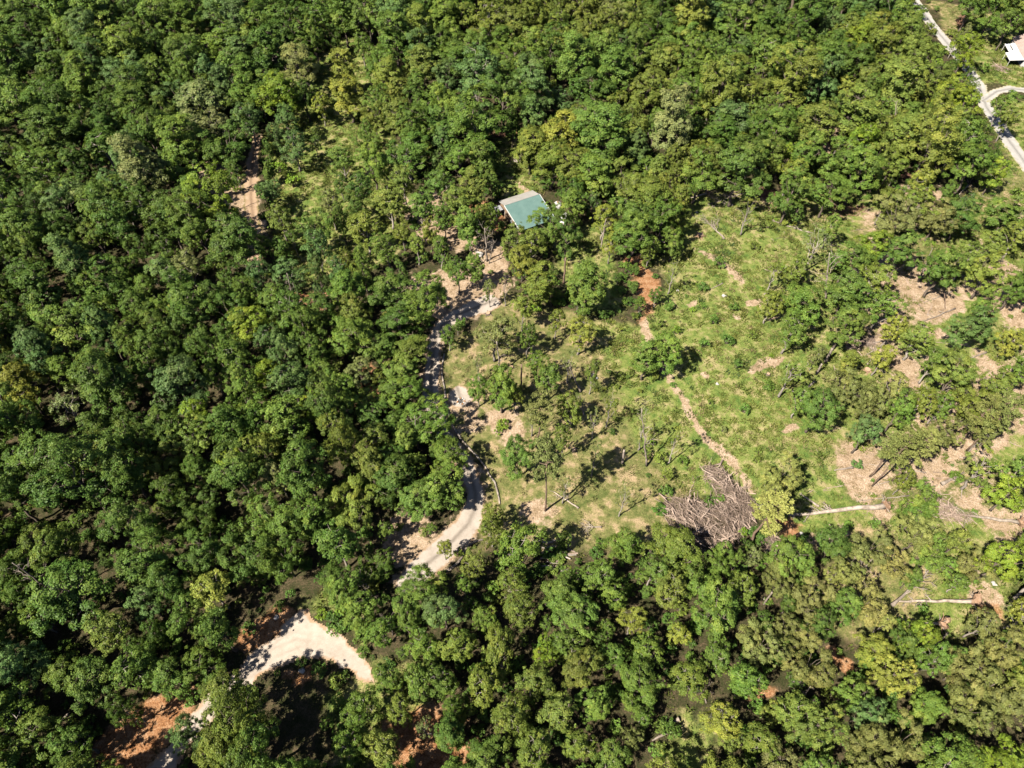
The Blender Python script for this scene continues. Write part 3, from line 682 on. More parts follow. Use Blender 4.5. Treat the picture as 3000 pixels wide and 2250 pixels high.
# --- round the yard and the drive
for a in [
 (1167, 930, 112, 'round', 'deep'), (1255, 868, 118, 'round', 'green'), (1312, 975, 62, 'open', 'deep'), (1030, 985, 130, 'round', 'green'), (1115, 1010, 90, 'round', 'green'),
 (1180, 1135, 112, 'round', 'green'), (1090, 1210, 95, 'round', 'deep'), (1092, 1290, 112, 'open', 'olive'), (1312, 1325, 108, 'round', 'green'), (1290, 1420, 125, 'round', 'green'), (1215, 1450, 96, 'round', 'green'), (1318, 1440, 84, 'round', 'green'),
 (1340, 795, 62, 'open', 'green'), (1393, 780, 62, 'tall', 'green'), (1434, 850, 46, 'open', 'pale'), (1290, 730, 70, 'open', 'green'), (1583, 830, 96, 'tall', 'olive'), (1722, 835, 120, 'tall', 'green'),
 (1630, 940, 60, 'open', 'olive'), (1700, 975, 78, 'open', 'yellow'), (1448, 985, 135, 'open', 'pale'), (1575, 1065, 78, 'open', 'green'), (1608, 1112, 80, 'open', 'green'),
 (1470, 1135, 92, 'tall', 'green'), (1400, 1135, 72, 'open', 'green'), (1508, 1152, 62, 'open', 'olive'), (1400, 1068, 50, 'thin', 'pale'), (1668, 1062, 70, 'thin', 'pale'), (1900, 1040, 88, 'tall', 'green'), (1948, 1035, 84, 'tall', 'green'),
 (1668, 1195, 88, 'open', 'olive'), (1740, 1235, 56, 'thin', 'pale'), (1515, 1338, 104, 'round', 'green'), (1885, 1262, 78, 'thin', 'pale'),
 (1545, 985, 60, 'open', 'green', 1.2), (1735, 1095, 60, 'open', 'olive', 1.2), (1790, 1180, 64, 'thin', 'olive', 1.3), (1560, 1215, 54, 'thin', 'pale', 1.2), (1650, 1285, 60, 'open', 'olive', 1.2), (1745, 1330, 56, 'thin', 'pale', 1.3), (1980, 1290, 56, 'thin', 'olive', 1.3), (1830, 1450, 60, 'thin', 'pale', 1.3), (1530, 910, 70, 'open', 'olive', 1.1),  # thin trees added and made tall for the long shadows they cast
 (1972, 800, 58, 'thin', 'pale'), (1655, 1425, 62, 'thin', 'pale'), (1445, 1510, 70, 'open', 'olive'), (1440, 1555, 80, 'open', 'olive'), (1300, 1598, 56, 'open', 'yellow'), (1140, 1330, 80, 'round', 'deep'), (1160, 1230, 70, 'round', 'deep'),
 (1130, 1550, 66, 'open', 'green'), (1480, 840, 44, 'thin', 'pale'),
 # by the house
 (1640, 395, 120, 'tall', 'yellow'), (1622, 470, 105, 'round', 'olive'), (1680, 490, 100, 'round', 'olive'), (1740, 510, 110, 'tall', 'green'), (1608, 650, 96, 'round', 'green'), (1660, 690, 80, 'round', 'deep'), (1680, 600, 66, 'tall', 'green'),
 (1512, 700, 84, 'open', 'olive'), (1556, 714, 92, 'open', 'olive'), (1770, 640, 84, 'open', 'yellow'), (1790, 715, 66, 'open', 'yellow'), (1860, 690, 112, 'round', 'green'), (1945, 640, 108, 'round', 'deep'), (1905, 730, 60, 'open', 'olive'), (1840, 560, 70, 'thin', 'pale'),
 (1385, 552, 86, 'tall', 'olive'), (1340, 600, 92, 'tall', 'olive'), (1372, 662, 74, 'tall', 'green'), (1418, 650, 60, 'tall', 'olive'), (1290, 545, 96, 'open', 'green'), (1230, 610, 92, 'open', 'green'), (1180, 530, 88, 'open', 'olive'), (1300, 640, 70, 'open', 'green'),
 (1140, 600, 110, 'open', 'olive'), (1070, 670, 120, 'open', 'olive'), (1130, 730, 90, 'open', 'green'), (1220, 720, 66, 'open', 'olive'), (1415, 470, 74, 'tall', 'green'), (1350, 470, 92, 'round', 'green'), (1050, 560, 84, 'open', 'deep'),
 (1015, 270, 92, 'tall', 'yellow'), (1005, 200, 76, 'tall', 'yellow'), (1060, 130, 66, 'open', 'green'), (1120, 190, 86, 'round', 'green'), (940, 310, 66, 'open', 'yellow'), (1235, 190, 92, 'tall', 'olive'),
 (590, 300, 165, 'open', 'pale'), (560, 370, 110, 'open', 'pale'), (630, 375, 100, 'open', 'pale'), (683, 670, 84, 'round', 'green'), (545, 610, 118, 'round', 'deep'), (190, 595, 122, 'round', 'blue'), (705, 150, 88, 'tall', 'blue'), (720, 215, 84, 'tall', 'green'),
 (870, 190, 118, 'round', 'pale'), (455, 55, 108, 'round', 'green'), (550, 60, 88, 'tall', 'green'), (725, 350, 92, 'open', 'blue'), (840, 350, 96, 'open', 'blue'), (860, 430, 92, 'open', 'blue'), (690, 510, 52, 'open', 'green'), (820, 640, 84, 'open', 'olive'), (1000, 470, 84, 'open', 'green'),
 # the wood's edge round the meadow and the top right
 (2050, 505, 108, 'round', 'green'), (2170, 490, 140, 'round', 'deep'), (2210, 420, 110, 'round', 'deep'), (2316, 575, 112, 'round', 'deep'), (2315, 510, 100, 'open', 'yellow'), (2430, 565, 108, 'round', 'green'), (2520, 500, 126, 'round', 'green'), (2470, 470, 110, 'round', 'green'), (2530, 415, 104, 'open', 'lime'),
 (2192, 620, 76, 'thin', 'olive'), (2330, 530, 80, 'round', 'green'), (2110, 390, 100, 'round', 'deep'), (2150, 350, 110, 'tall', 'blue'), (2280, 370, 110, 'round', 'deep'), (2250, 450, 90, 'round', 'olive'),
 (2836, 145, 72, 'round', 'lime'), (2936, 312, 72, 'open', 'green'), (2790, 275, 84, 'round', 'lime'), (2740, 235, 84, 'round', 'olive'), (2690, 150, 84, 'round', 'olive'), (2825, 300, 72, 'round', 'lime'), (2955, 355, 66, 'open', 'olive'), (2870, 395, 72, 'open', 'green'), (2830, 400, 80, 'round', 'green'), (2640, 60, 84, 'round', 'green'), (2655, 220, 96, 'round', 'olive'), (2580, 130, 96, 'round', 'olive'), (2850, 480, 100, 'round', 'green'), (2920, 505, 72, 'round', 'lime'),
 (2850, 10, 88, 'round', 'green'), (2920, 20, 92, 'round', 'green'), (2985, 20, 92, 'round', 'olive'), (2960, 70, 64, 'round', 'green'), (2803, 120, 36, 'open', 'olive'), (2828, 98, 36, 'open', 'pale'),
 (2620, 640, 130, 'spread', 'pine'), (2690, 600, 110, 'open', 'olive'), (2750, 640, 120, 'spread', 'pine'), (2600, 590, 100, 'open', 'olive'), (2700, 540, 84, 'open', 'yellow'), (2820, 630, 92, 'round', 'deep'), (2960, 620, 116, 'round', 'green'), (2985, 690, 100, 'open', 'olive'), (2900, 720, 92, 'open', 'olive'),
 (2270, 800, 90, 'thin', 'olive'), (2390, 720, 118, 'thin', 'pale'), (2330, 790, 80, 'open', 'olive'), (2345, 890, 120, 'round', 'green'), (2262, 890, 80, 'open', 'olive'), (2320, 970, 92, 'open', 'green'), (2480, 860, 130, 'round', 'green'), (2490, 760, 110, 'round', 'green'), (2560, 820, 120, 'open', 'olive'), (2590, 900, 120, 'open', 'green'), (2650, 740, 110, 'round', 'green'), (2560, 720, 100, 'round', 'lime'),
 (2760, 790, 112, 'round', 'green'), (2830, 760, 100, 'open', 'olive'), (2900, 800, 110, 'round', 'olive'), (2980, 840, 84, 'round', 'deep'), (2850, 960, 112, 'round', 'blue'), (2690, 990, 118, 'open', 'olive'), (2740, 1060, 112, 'open', 'green'), (2800, 1100, 118, 'round', 'olive'), (2480, 950, 96, 'round', 'green'), (2620, 960, 80, 'open', 'yellow'),
 (2320, 1090, 130, 'thin', 'olive'), (2400, 1200, 116, 'round', 'deep'), (2350, 1170, 84, 'open', 'green'), (2470, 1140, 120, 'spread', 'pine'), (2550, 1180, 100, 'spread', 'pine'), (2620, 1140, 112, 'open', 'palepine'), (2540, 1265, 84, 'round', 'blue'), (2640, 1200, 90, 'round', 'green'), (2700, 1180, 116, 'open', 'olive'), (2760, 1190, 90, 'open', 'green'), (2840, 1200, 130, 'spread', 'olive'), (2920, 1130, 120, 'open', 'olive'), (2980, 1090, 90, 'open', 'green'), (2890, 1270, 80, 'open', 'pine'),
 (2290, 1395, 112, 'spread', 'palepine'), (2250, 1450, 80, 'open', 'palepine'), (2880, 1370, 130, 'thin', 'olive'), (2965, 1440, 112, 'round', 'lime'), (2700, 1460, 92, 'round', 'green'), (2655, 1405, 56, 'open', 'olive'), (2690, 1510, 80, 'round', 'green'),
 # below the long log and down the right side
 (2325, 1635, 128, 'round', 'green'), (2440, 1590, 108, 'round', 'deep'), (2550, 1610, 112, 'spread', 'pine'), (2490, 1660, 100, 'spread', 'pine'), (2610, 1650, 92, 'spread', 'palepine'), (2690, 1570, 120, 'spread', 'pine'), (2730, 1620, 84, 'round', 'green'), (2800, 1590, 66, 'round', 'olive'), (2280, 1700, 92, 'spread', 'pine'),
 (2440, 1690, 70, 'open', 'palepine'), (2375, 1760, 122, 'spread', 'pine'), (2540, 1770, 110, 'spread', 'palepine'), (2590, 1830, 60, 'open', 'palepine'), (2330, 1850, 108, 'spread', 'pine'), (2370, 1950, 130, 'spread', 'pine'), (2225, 1890, 116, 'spread', 'pine'), (2560, 1905, 92, 'round', 'yellow'), (2620, 1985, 112, 'round', 'yellow'), (2400, 1830, 84, 'round', 'deep'),
 (2820, 1960, 130, 'spread', 'pine'), (2905, 2010, 130, 'spread', 'pine'), (2840, 2080, 130, 'spread', 'pine'), (2940, 1900, 112, 'spread', 'pine'), (2880, 1830, 92, 'open', 'pine'), (2960, 2080, 112, 'spread', 'pine'), (2090, 1780, 150, 'round', 'green'), (2030, 1710, 92, 'open', 'green'), (2500, 2040, 92, 'round', 'green'), (2540, 2090, 92, 'round', 'blue'),
 (2400, 2130, 130, 'round', 'olive'), (2310, 2080, 112, 'open', 'olive'), (2190, 2000, 112, 'open', 'green'), (2110, 2110, 112, 'open', 'yellow'), (2640, 2170, 120, 'spread', 'pine'), (2550, 2200, 130, 'spread', 'pine'), (2930, 2220, 100, 'round', 'lime'), (2940, 1640, 120, 'round', 'lime'), (2850, 1660, 80, 'spread', 'pine'), (2690, 1860, 84, 'round', 'lime'), (2650, 1885, 80, 'round', 'deep'), (2230, 2180, 120, 'open', 'olive'),
 # bottom middle
 (1240, 1725, 122, 'round', 'green'), (1300, 1790, 100, 'round', 'blue'), (1190, 1790, 92, 'round', 'green'), (1390, 1660, 92, 'open', 'olive'), (1360, 1720, 60, 'open', 'green'), (1500, 1712, 92, 'open', 'olive'), (1530, 1790, 112, 'open', 'olive'), (1745, 1690, 112, 'open', 'green'), (1690, 1800, 122, 'round', 'green'), (1660, 1890, 100, 'open', 'green'), (1915, 1672, 100, 'open', 'green'), (1960, 1730, 104, 'open', 'olive'), (1795, 1755, 84, 'open', 'green'), (1850, 1820, 84, 'open', 'yellow'),
 (1790, 1920, 92, 'open', 'green'), (1872, 2005, 122, 'round', 'green'), (1600, 1905, 70, 'round', 'lime'), (1460, 1900, 130, 'open', 'olive'), (1340, 1900, 120, 'open', 'olive'), (1240, 1900, 110, 'open', 'green'), (1230, 2000, 104, 'open', 'green'), (1420, 2010, 130, 'open', 'olive'), (1560, 2000, 130, 'open', 'olive'), (1500, 2100, 130, 'open', 'olive'), (1640, 2090, 130, 'open', 'olive'), (1740, 2060, 92, 'round', 'green'), (1560, 2200, 120, 'open', 'olive'), (1700, 2180, 100, 'open', 'olive'),
 (1060, 2080, 120, 'open', 'green'), (1135, 1990, 90, 'open', 'green'), (1170, 2080, 90, 'open', 'olive'), (1290, 2000, 100, 'open', 'green'), (1120, 2190, 120, 'open', 'olive'), (1030, 2190, 110, 'open', 'green'), (1330, 2070, 66, 'open', 'green'), (1240, 2130, 66, 'thin', 'pale'), (1850, 2165, 60, 'spread', 'pine'), (1010, 1720, 100, 'round', 'green'), (1060, 1790, 100, 'round', 'green'), (980, 1700, 84, 'round', 'green'), (1120, 1850, 100, 'open', 'green'),
 # bottom left
 (630, 1735, 138, 'open', 'yellow'), (430, 1640, 150, 'round', 'green'), (110, 1815, 100, 'open', 'green'), (430, 1765, 92, 'round', 'blue'), (545, 1815, 108, 'round', 'green'), (195, 1985, 108, 'round', 'green'), (400, 1960, 130, 'open', 'green'), (495, 1985, 112, 'round', 'green'), (668, 2040, 130, 'round', 'olive', 1.35), (705, 2120, 150, 'round', 'olive', 1.4), (650, 2200, 130, 'round', 'olive', 1.3),  # the last three stretched taller to shade the turnout hollow
 (545, 2150, 84, 'round', 'blue'), (750, 2195, 130, 'round', 'deep', 1.4), (790, 2290, 150, 'round', 'deep', 1.5), (870, 2300, 140, 'round', 'green', 1.5), (960, 2350, 120, 'round', 'green'), (120, 2160, 142, 'round', 'green'), (225, 2300, 140, 'round', 'green', 1.35), (320, 2340, 140, 'round', 'green', 1.4), (420, 2360, 130, 'round', 'deep', 1.3), (225, 2180, 122, 'open', 'green'), (330, 1850, 130, 'open', 'olive'), (150, 1600, 120, 'round', 'green'), (30, 1680, 120, 'round', 'green'), (770, 1330, 120, 'round', 'olive'), (520, 1130, 130, 'round', 'blue'), (200, 960, 150, 'round', 'green'), (930, 1180, 84, 'round', 'lime'), (570, 1220, 100, 'open', 'lime'), (680, 1360, 80, 'round', 'lime'), (300, 1320, 110, 'round', 'olive'), (480, 1350, 110, 'spread', 'olive'), (200, 1190, 130, 'thin', 'pale'),  # the trees below the frame are added to shade hollow and orange bank
 (850, 800, 92, 'open', 'blue'), (760, 800, 84, 'open', 'blue'), (745, 950, 100, 'round', 'lime'), (480, 800, 100, 'open', 'blue'), (550, 780, 84, 'open', 'pale'),
]: plant(a[0], a[1], a[2] * (1.0 if a[0] > 2230 and 480 < a[1] < 1660 else 1.08), a[3], a[4], hs=a[5] if len(a) > 5 else 1.0)
# --- pines whose foot and top both show
for b, t, wd, tn, k in [((1575, 1297), (1578, 1155), 84, 'pine', 0), ((1597, 1497), (1602, 1300), 96, 'pine', 3), ((2555, 1424), (2660, 1240), 92, 'pine', 1), ((2613, 1408), (2725, 1265), 84, 'pine', 2), ((2548, 1396), (2625, 1270), 84, 'pine', 4),
                        ((2832, 1320), (2950, 1140), 100, 'pine', 1), ((2800, 1310), (2900, 1150), 96, 'pine', 0), ((2200, 1590), (2270, 1440), 110, 'palepine', 2)]:
    plant_base(b, t, wd, 'pine', tn, k)

for t in TREES:
    if 1000 < t['px'] < 1340 and 900 < t['py'] < 1700 and sdf_line(np.array([t['x']]), np.array([t['y']]), DRIVE)[0][0] > -11: t['sz'] *= 0.8

# --- openings in the canopy, as they show at crown height
OPEN = [
 [(1280, 1010), (1290, 1180), (1330, 1300), (1400, 1390), (1420, 1500), (1340, 1570), (1230, 1650), (1160, 1640), (1140, 1540), (1100, 1600), (1130, 1700), (1250, 1690), (1400, 1620), (1560, 1590), (1700, 1600), (1900, 1580), (2000, 1600), (2220, 1600), (2290, 1570), (2480, 1520), (2640, 1520), (2960, 1560), (2960, 1370),
  (2780, 1290), (2740, 1230), (2560, 1290), (2440, 1290), (2330, 1250), (2290, 1200), (2310, 1000), (2230, 900), (2230, 780), (2450, 640), (2380, 600), (2260, 545), (2120, 535), (2000, 550), (1990, 700), (1900, 760), (1830, 770), (1800, 900), (1600, 900), (1500, 860), (1400, 900), (1300, 940)],
 [(1550, 700), (1640, 690), (1700, 640), (1800, 640), (1840, 770), (1820, 910), (1560, 910)],
 [(1450, 360), (1545, 370), (1545, 560), (1690, 590), (1680, 670), (1590, 680), (1470, 660), (1440, 560)],
 [(1180, 740), (1290, 740), (1380, 620), (1490, 690), (1560, 860), (1300, 940), (1230, 890), (1160, 850)],
 [(560, 430), (770, 430), (780, 600), (760, 790), (715, 790), (690, 640), (600, 590), (540, 520)],
 [(660, 1970), (700, 1860), (690, 1640), (800, 1620), (900, 1730), (980, 1790), (1120, 1960), (1090, 2010), (990, 2010), (990, 2210), (770, 2230), (760, 2010)],
 [(180, 2270), (310, 2090), (560, 2030), (620, 2040), (560, 2130), (480, 2220), (450, 2290)],
 [(2560, -120), (3300, -120), (3300, 600), (2980, 560), (2860, 420), (2760, 250), (2650, 100)],
 [(2830, 560), (2990, 440), (3100, 440), (3100, 600), (2900, 640)],
 [(2370, 1010), (2560, 1060), (2570, 1110), (2420, 1160)],
 [(2600, 1690), (2960, 1690), (2950, 1800), (2800, 1900), (2600, 1860)],
 [(2860, 1010), (2990, 990), (3060, 1050), (2880, 1070)],
 [(2950, 1170), (3080, 1130), (3080, 1330), (2850, 1330)],
 [(950, 120), (1060, 110), (1100, 230), (1050, 420), (940, 420), (900, 300)],
 [(2680, 850), (2800, 850), (2800, 930), (2690, 930)], [(2910, 870), (3080, 870), (3080, 970), (2930, 960)],
 [(2380, 340), (2460, 330), (2470, 470), (2400, 480)], [(2620, 550), (2740, 550), (2740, 620), (2640, 630)],
 [(1800, 2080), (2090, 2060), (2090, 2280), (1900, 2280)], [(1740, 1960), (1800, 1960), (1830, 2130), (1740, 2140)], [(1470, 1830), (1550, 1830), (1540, 1910), (1470, 1900)],
 [(2180, 1680), (2260, 1620), (2280, 1830), (2180, 1850)], [(2420, 1850), (2520, 1850), (2500, 2000), (2440, 2000)],
 [(330, 1110), (430, 1110), (440, 1190), (340, 1190)], [(600, 930), (680, 930), (690, 1000), (600, 1000)], [(540, 740), (660, 760), (660, 860), (580, 850)], [(600, 1130), (690, 1140), (700, 1250), (620, 1260)], [(80, 1100), (170, 1080), (170, 1180), (90, 1190)], [(60, 1350), (120, 1350), (120, 1560), (30, 1560)],
 [(1000, 1500), (1060, 1490), (1080, 1560), (1010, 1570)], [(550, 90), (660, 90), (650, 160), (560, 160)], [(590, 1380), (680, 1440), (660, 1500), (590, 1490)],
 [(1130, 2090), (1230, 2070), (1230, 2180), (1330, 2190), (1370, 2260), (1160, 2250)], [(820, 840), (960, 840), (950, 920), (830, 920)], [(780, 440), (960, 400), (1000, 560), (880, 640), (800, 600)],
 [(2600, 1480), (2720, 1440), (2960, 1440), (2960, 1560), (2640, 1560)], [(1850, 740), (1930, 740), (1930, 900), (1830, 900)],
]
OPEN += [
 [(890, 260), (950, 105), (1070, 105), (1100, 230), (1050, 400), (960, 430)], [(790, 440), (880, 420), (900, 560), (840, 640), (790, 580)],
 [(1430, 560), (1470, 540), (1620, 540), (1650, 620), (1600, 730), (1470, 710)],
 [(1215, 980), (1300, 980), (1300, 1210), (1240, 1220), (1215, 1100)], [(1180, 1490), (1420, 1480), (1420, 1600), (1200, 1730), (1120, 1690)],
 [(1560, 1570), (1725, 1570), (1725, 1700), (1560, 1700)], [(470, 2260), (560, 2070), (620, 2030), (640, 2080), (540, 2260)],
]
OPENP = [np.array(p, float) for p in OPEN]
road_lines = [DRIVE, ROADR, DWAY, TRACK]
turn_poly = poly(TURN)
house_c = G(1540, 625)
def on_road(x, y):
    x, y = np.array([x]), np.array([y])
    if sdf_poly(x, y, turn_poly)[0] > -1.0: return True
    return any(sdf_line(x, y, l)[0][0] > -0.8 for l in road_lines)
grid = {}
def near(x, y, r, f):
    gx_, gy_ = int(x // 8), int(y // 8)
    for i in range(gx_ - 2, gx_ + 3):
        for j in range(gy_ - 2, gy_ + 3):
            for (a, b, c) in grid.get((i, j), ()):
                if (a - x) ** 2 + (b - y) ** 2 < (f * (r + c)) ** 2: return True
    return False
def reg(x, y, r): grid.setdefault((int(x // 8), int(y // 8)), []).append((x, y, r))
for t in TREES: reg(t['x'], t['y'], t['r'])
N_C = 60000
cand = np.stack([rng.uniform(-230, 230, N_C), rng.uniform(-2, 300, N_C)], 1)
cu, cv = proj(cand[:, 0], cand[:, 1], np.full(len(cand), 8.0))
ok = (cu > -320) & (cu < 3320) & (cv > -190) & (cv < 2560)
for p in OPENP: ok &= ~(sdf_poly(cu, cv, p) > 0)
cand, cu, cv = cand[ok], cu[ok], cv[ok]
half = int(len(cand) * 0.6)
for ci_, ((x, y), u, v) in enumerate(zip(cand, cu, cv)):
    young = ci_ > half                                   # second pass: young trees in the gaps
    right = u > 2230 and 480 < v < 1660
    loose = right or (740 < u < 1180 and 300 < v < 860) or (1100 < u < 1450 and 480 < v < 800)
    if young: r = R.uniform(1.6, 2.7)
    elif v < 480: r = R.choice([3.4, 4.4, 5.2, 5.9, 6.6])
    elif u < 1150: r = R.choice([2.8, 3.6, 4.4, 5.2, 6.0])
    else: r = R.choice([2.6, 3.3, 4.0, 4.7, 5.4])
    fac = ((1.2 if young else 1.32) if right else (1.0 if young else 1.08)) if loose else ((1.02 if u < 1150 else 0.86) if young else 0.73)
    if near(x, y, r, fac): continue
    if on_road(x, y) or (x - house_c[0]) ** 2 + (y - house_c[1]) ** 2 < 70: continue
    reg(x, y, r)
    st = float(fnoise(np.array([x + 400]), np.array([y + 90]), 26.0)[0]) + R.uniform(-0.10, 0.10)     # stands of alike trees
    pal = ['deep', 'deep', 'green', 'deep', 'blue', 'green'] if u < 1000 else (['deep', 'blue', 'green', 'green', 'olive', 'olive'] if v < 700 else (['deep', 'green', 'green', 'olive', 'olive', 'yellow'] if u < 2200 else ['green', 'green', 'olive', 'pine', 'olive', 'yellow']))  # deeper tints left, yellower right: shade and frontal sunlight put into leaf colour
    tn = pal[int(min(5, max(0, (st - 0.30) / 0.40 * 6)))]
    if R.random() < 0.035: tn = R.choice(['yellow', 'lime', 'pale'])
    if young: kind = R.choices(['open', 'tall', 'round'], [50, 25, 25])[0]
    elif loose or (u > 1150 and v > 1650): kind = R.choices(['round', 'open', 'tall', 'spread'], [24, 50, 14, 12])[0]
    else: kind = R.choices(['round', 'tall', 'spread', 'open'], [42, 22, 14, 22])[0]
    if tn == 'pine' and not young: kind = 'spread'
    k = R.randrange(len(PROTO[kind])); Rc = PROTO[kind][k][3]; s = r / Rc * R.uniform(0.92, 1.12)
    sz = (0.42 + 0.58 * s) * (R.uniform(0.8, 1.25) if young else R.uniform(0.78, 1.22)) * (1.14 if u < 1150 and v > 600 else 1.0)
    if 1000 < u < 1450 and v > 800 and sdf_line(np.array([x]), np.array([y]), DRIVE)[0][0] > -13: sz *= 0.66
    TREES.append(dict(x=float(x), y=float(y), z=float(hgt(x, y)), rz=R.uniform(0, 6.28), s=s, sz=sz, kind=kind, k=k, tn=tn, px=float(u), py=float(v), w=2.05 * r * F / depth(x, y, 8), r=r, hand=False))

# --- which of them stand as single trees: all pines and every tree named above, then the largest in view
def in_frame(t): return -40 < t['px'] < 3040 and -30 < t['py'] < 2290
pines = [t for t in TREES if t['kind'] == 'pine']
broad = [t for t in TREES if t['kind'] != 'pine']
broad.sort(key=lambda t: (in_frame(t), t['w'] * (1.35 if t['hand'] else 1.0)), reverse=True)
single, mass = broad[:300], broad[300:]

MARKS = [('the green-roofed house', 1530, 620), ('the big brush pile', 2080, 1500), ('the log stack', 1630, 1630), ('the gravel turnout', 860, 1880), ('the chalky road', 2800, 170), ('the white house', 2975, 140),
         ('the fire pit', 1350, 1175), ('the grey drive', 1275, 1090), ('the orange bank', 380, 2150), ('the dirt track', 735, 600), ('the green meadow', 2180, 960), ('the long pale fallen trunk', 2450, 1500), ('the uprooted fallen tree', 2735, 1765),
         ('the bare dirt yard', 1400, 830), ('the top left corner', 0, 0), ('the bottom left corner', 0, 2250), ('the bottom right corner', 3000, 2250), ('the middle left edge', 0, 1100), ('the middle of the top edge', 1500, 0), ('the middle of the bottom edge', 1500, 2250), ('the middle right edge', 3000, 1150)]
def where(px, py):
    d = sorted((math.hypot(px - a, py - b), n, a, b) for n, a, b in MARKS)[0]
    ang = math.degrees(math.atan2(-(py - d[3]), px - d[2])) % 360
    word = ['right of', 'upper right of', 'above', 'upper left of', 'left of', 'lower left of', 'below', 'lower right of'][int((ang + 22.5) // 45) % 8]
    pre = 'close ' if d[0] < 130 else ('' if d[0] < 330 else 'far ')
    if word == 'above': word = 'above' 
    return f'{pre}{word} {d[1]}'
FORM = {'round': 'dense', 'tall': 'tall', 'spread': 'spreading', 'open': 'loose', 'thin': 'sparse'}
def settle_labels(items):
    by = {}
    for it in items: by.setdefault(it['label'], []).append(it)
    ordw = ['first', 'second', 'third', 'fourth', 'fifth', 'sixth', 'seventh', 'eighth']
    for lab, g in by.items():
        if len(g) == 1: continue
        g.sort(key=lambda t: t['px'])
        for i, it in enumerate(g):
            it['label'] = lab + ((', the left one' if i == 0 else ', the right one') if len(g) == 2 else f', {ordw[min(i, 7)]} from left')
for t in single + pines:
    sz = 'small ' if t['w'] < 72 else ('big ' if t['w'] > 118 else '')
    if t['kind'] == 'pine': t['label'] = f"{sz}{TWORD[t['tn']]} bare-trunked pine {where(t['px'], t['py'])}"
    else: t['label'] = f"{sz}{FORM[t['kind']]} {TWORD[t['tn']]} tree {where(t['px'], t['py'])}"
settle_labels(single + pines)
for t in single + pines:
    trunk, crown, _, _ = PROTO[t['kind']][t['k']]
    is_p = t['kind'] == 'pine'
    e = empty('pine_tree' if is_p else 'broadleaf_tree', (t['x'], t['y'], t['z']), t['rz'], t['label'], 'pine' if is_p else 'tree', 'pines standing in the clearings' if is_p else 'broadleaf trees of the wood and its clearings')
    ea = R.uniform(0.86, 1.16); e.scale = (t['s'] * ea, t['s'] / ea, t['sz'])
    link('trunk', trunk, e)
    c = link('crown', crown, e); c['leaf_tint'] = tint(t['tn'])

# ------------------------------------------------------------------ scattered masses
def instancer(name, pts, rz, scl, idx, tints, meshes, label, cat):
    me = bpy.data.meshes.new(name); n = len(pts)
    me.vertices.add(n); me.vertices.foreach_set('co', np.asarray(pts, np.float32).ravel())
    def at(nm, ty, arr, key): me.attributes.new(nm, ty, 'POINT').data.foreach_set(key, np.asarray(arr).ravel())
    rot = np.zeros((n, 3), np.float32); rot[:, 2] = rz
    at('turn', 'FLOAT_VECTOR', rot, 'vector'); at('size', 'FLOAT_VECTOR', np.asarray(scl, np.float32), 'vector')
    at('pick', 'INT', np.asarray(idx, np.int32), 'value'); at('leaf_tint', 'FLOAT_COLOR', np.asarray(tints, np.float32), 'color')
    ng = bpy.data.node_groups.new(name, 'GeometryNodeTree')
    ng.interface.new_socket('Geometry', in_out='INPUT', socket_type='NodeSocketGeometry'); ng.interface.new_socket('Geometry', in_out='OUTPUT', socket_type='NodeSocketGeometry')
    N, L = ng.nodes, ng.links
    gi, go = N.new('NodeGroupInput'), N.new('NodeGroupOutput')
    def named(nm, ty):
        a = N.new('GeometryNodeInputNamedAttribute'); a.data_type = ty; a.inputs['Name'].default_value = nm; return a.outputs['Attribute']
    er = N.new('FunctionNodeEulerToRotation'); jn = N.new('GeometryNodeJoinGeometry')
    L.new(named('turn', 'FLOAT_VECTOR'), er.inputs[0]); pk, sz_ = named('pick', 'INT'), named('size', 'FLOAT_VECTOR')
    for gi_, lst in enumerate(meshes):                       # trunks and crowns ride on the same points
        col = bpy.data.collections.new(f'{name}_sources_{gi_}')
        for i, m0 in enumerate(lst): col.objects.link(bpy.data.objects.new(f'{name}_source_{gi_}_{i:02d}', m0))
        ip = N.new('GeometryNodeInstanceOnPoints'); ci = N.new('GeometryNodeCollectionInfo')
        ci.inputs['Collection'].default_value = col; ci.inputs['Separate Children'].default_value = True; ci.inputs['Reset Children'].default_value = True
        L.new(gi.outputs[0], ip.inputs['Points']); L.new(ci.outputs[0], ip.inputs['Instance']); ip.inputs['Pick Instance'].default_value = True
        L.new(pk, ip.inputs['Instance Index']); L.new(er.outputs[0], ip.inputs['Rotation']); L.new(sz_, ip.inputs['Scale']); L.new(ip.outputs[0], jn.inputs[0])
    L.new(jn.outputs[0], go.inputs[0])
    o = link(name, me); o['kind'] = 'stuff'; tag(o, label, cat)
    md = o.modifiers.new('scatter', 'NODES'); md.node_group = ng
    return o
kinds = [(k, i) for k in ('round', 'tall', 'spread', 'open', 'thin') for i in range(len(PROTO[k]))]
kpos = {ki: n for n, ki in enumerate(kinds)}
instancer('far_woodland', [(t['x'], t['y'], t['z']) for t in mass], [t['rz'] for t in mass], [(t['s'] * R.uniform(0.86, 1.14), t['s'] * R.uniform(0.86, 1.14), t['sz']) for t in mass], [kpos[(t['kind'], t['k'])] for t in mass], [tint(t['tn']) for t in mass],
          [[PROTO[k][i][j] for k, i in kinds] for j in (0, 1)], 'mass of smaller and farther green trees filling the wood', 'woodland')
print('trees', len(single), len(pines), len(mass))

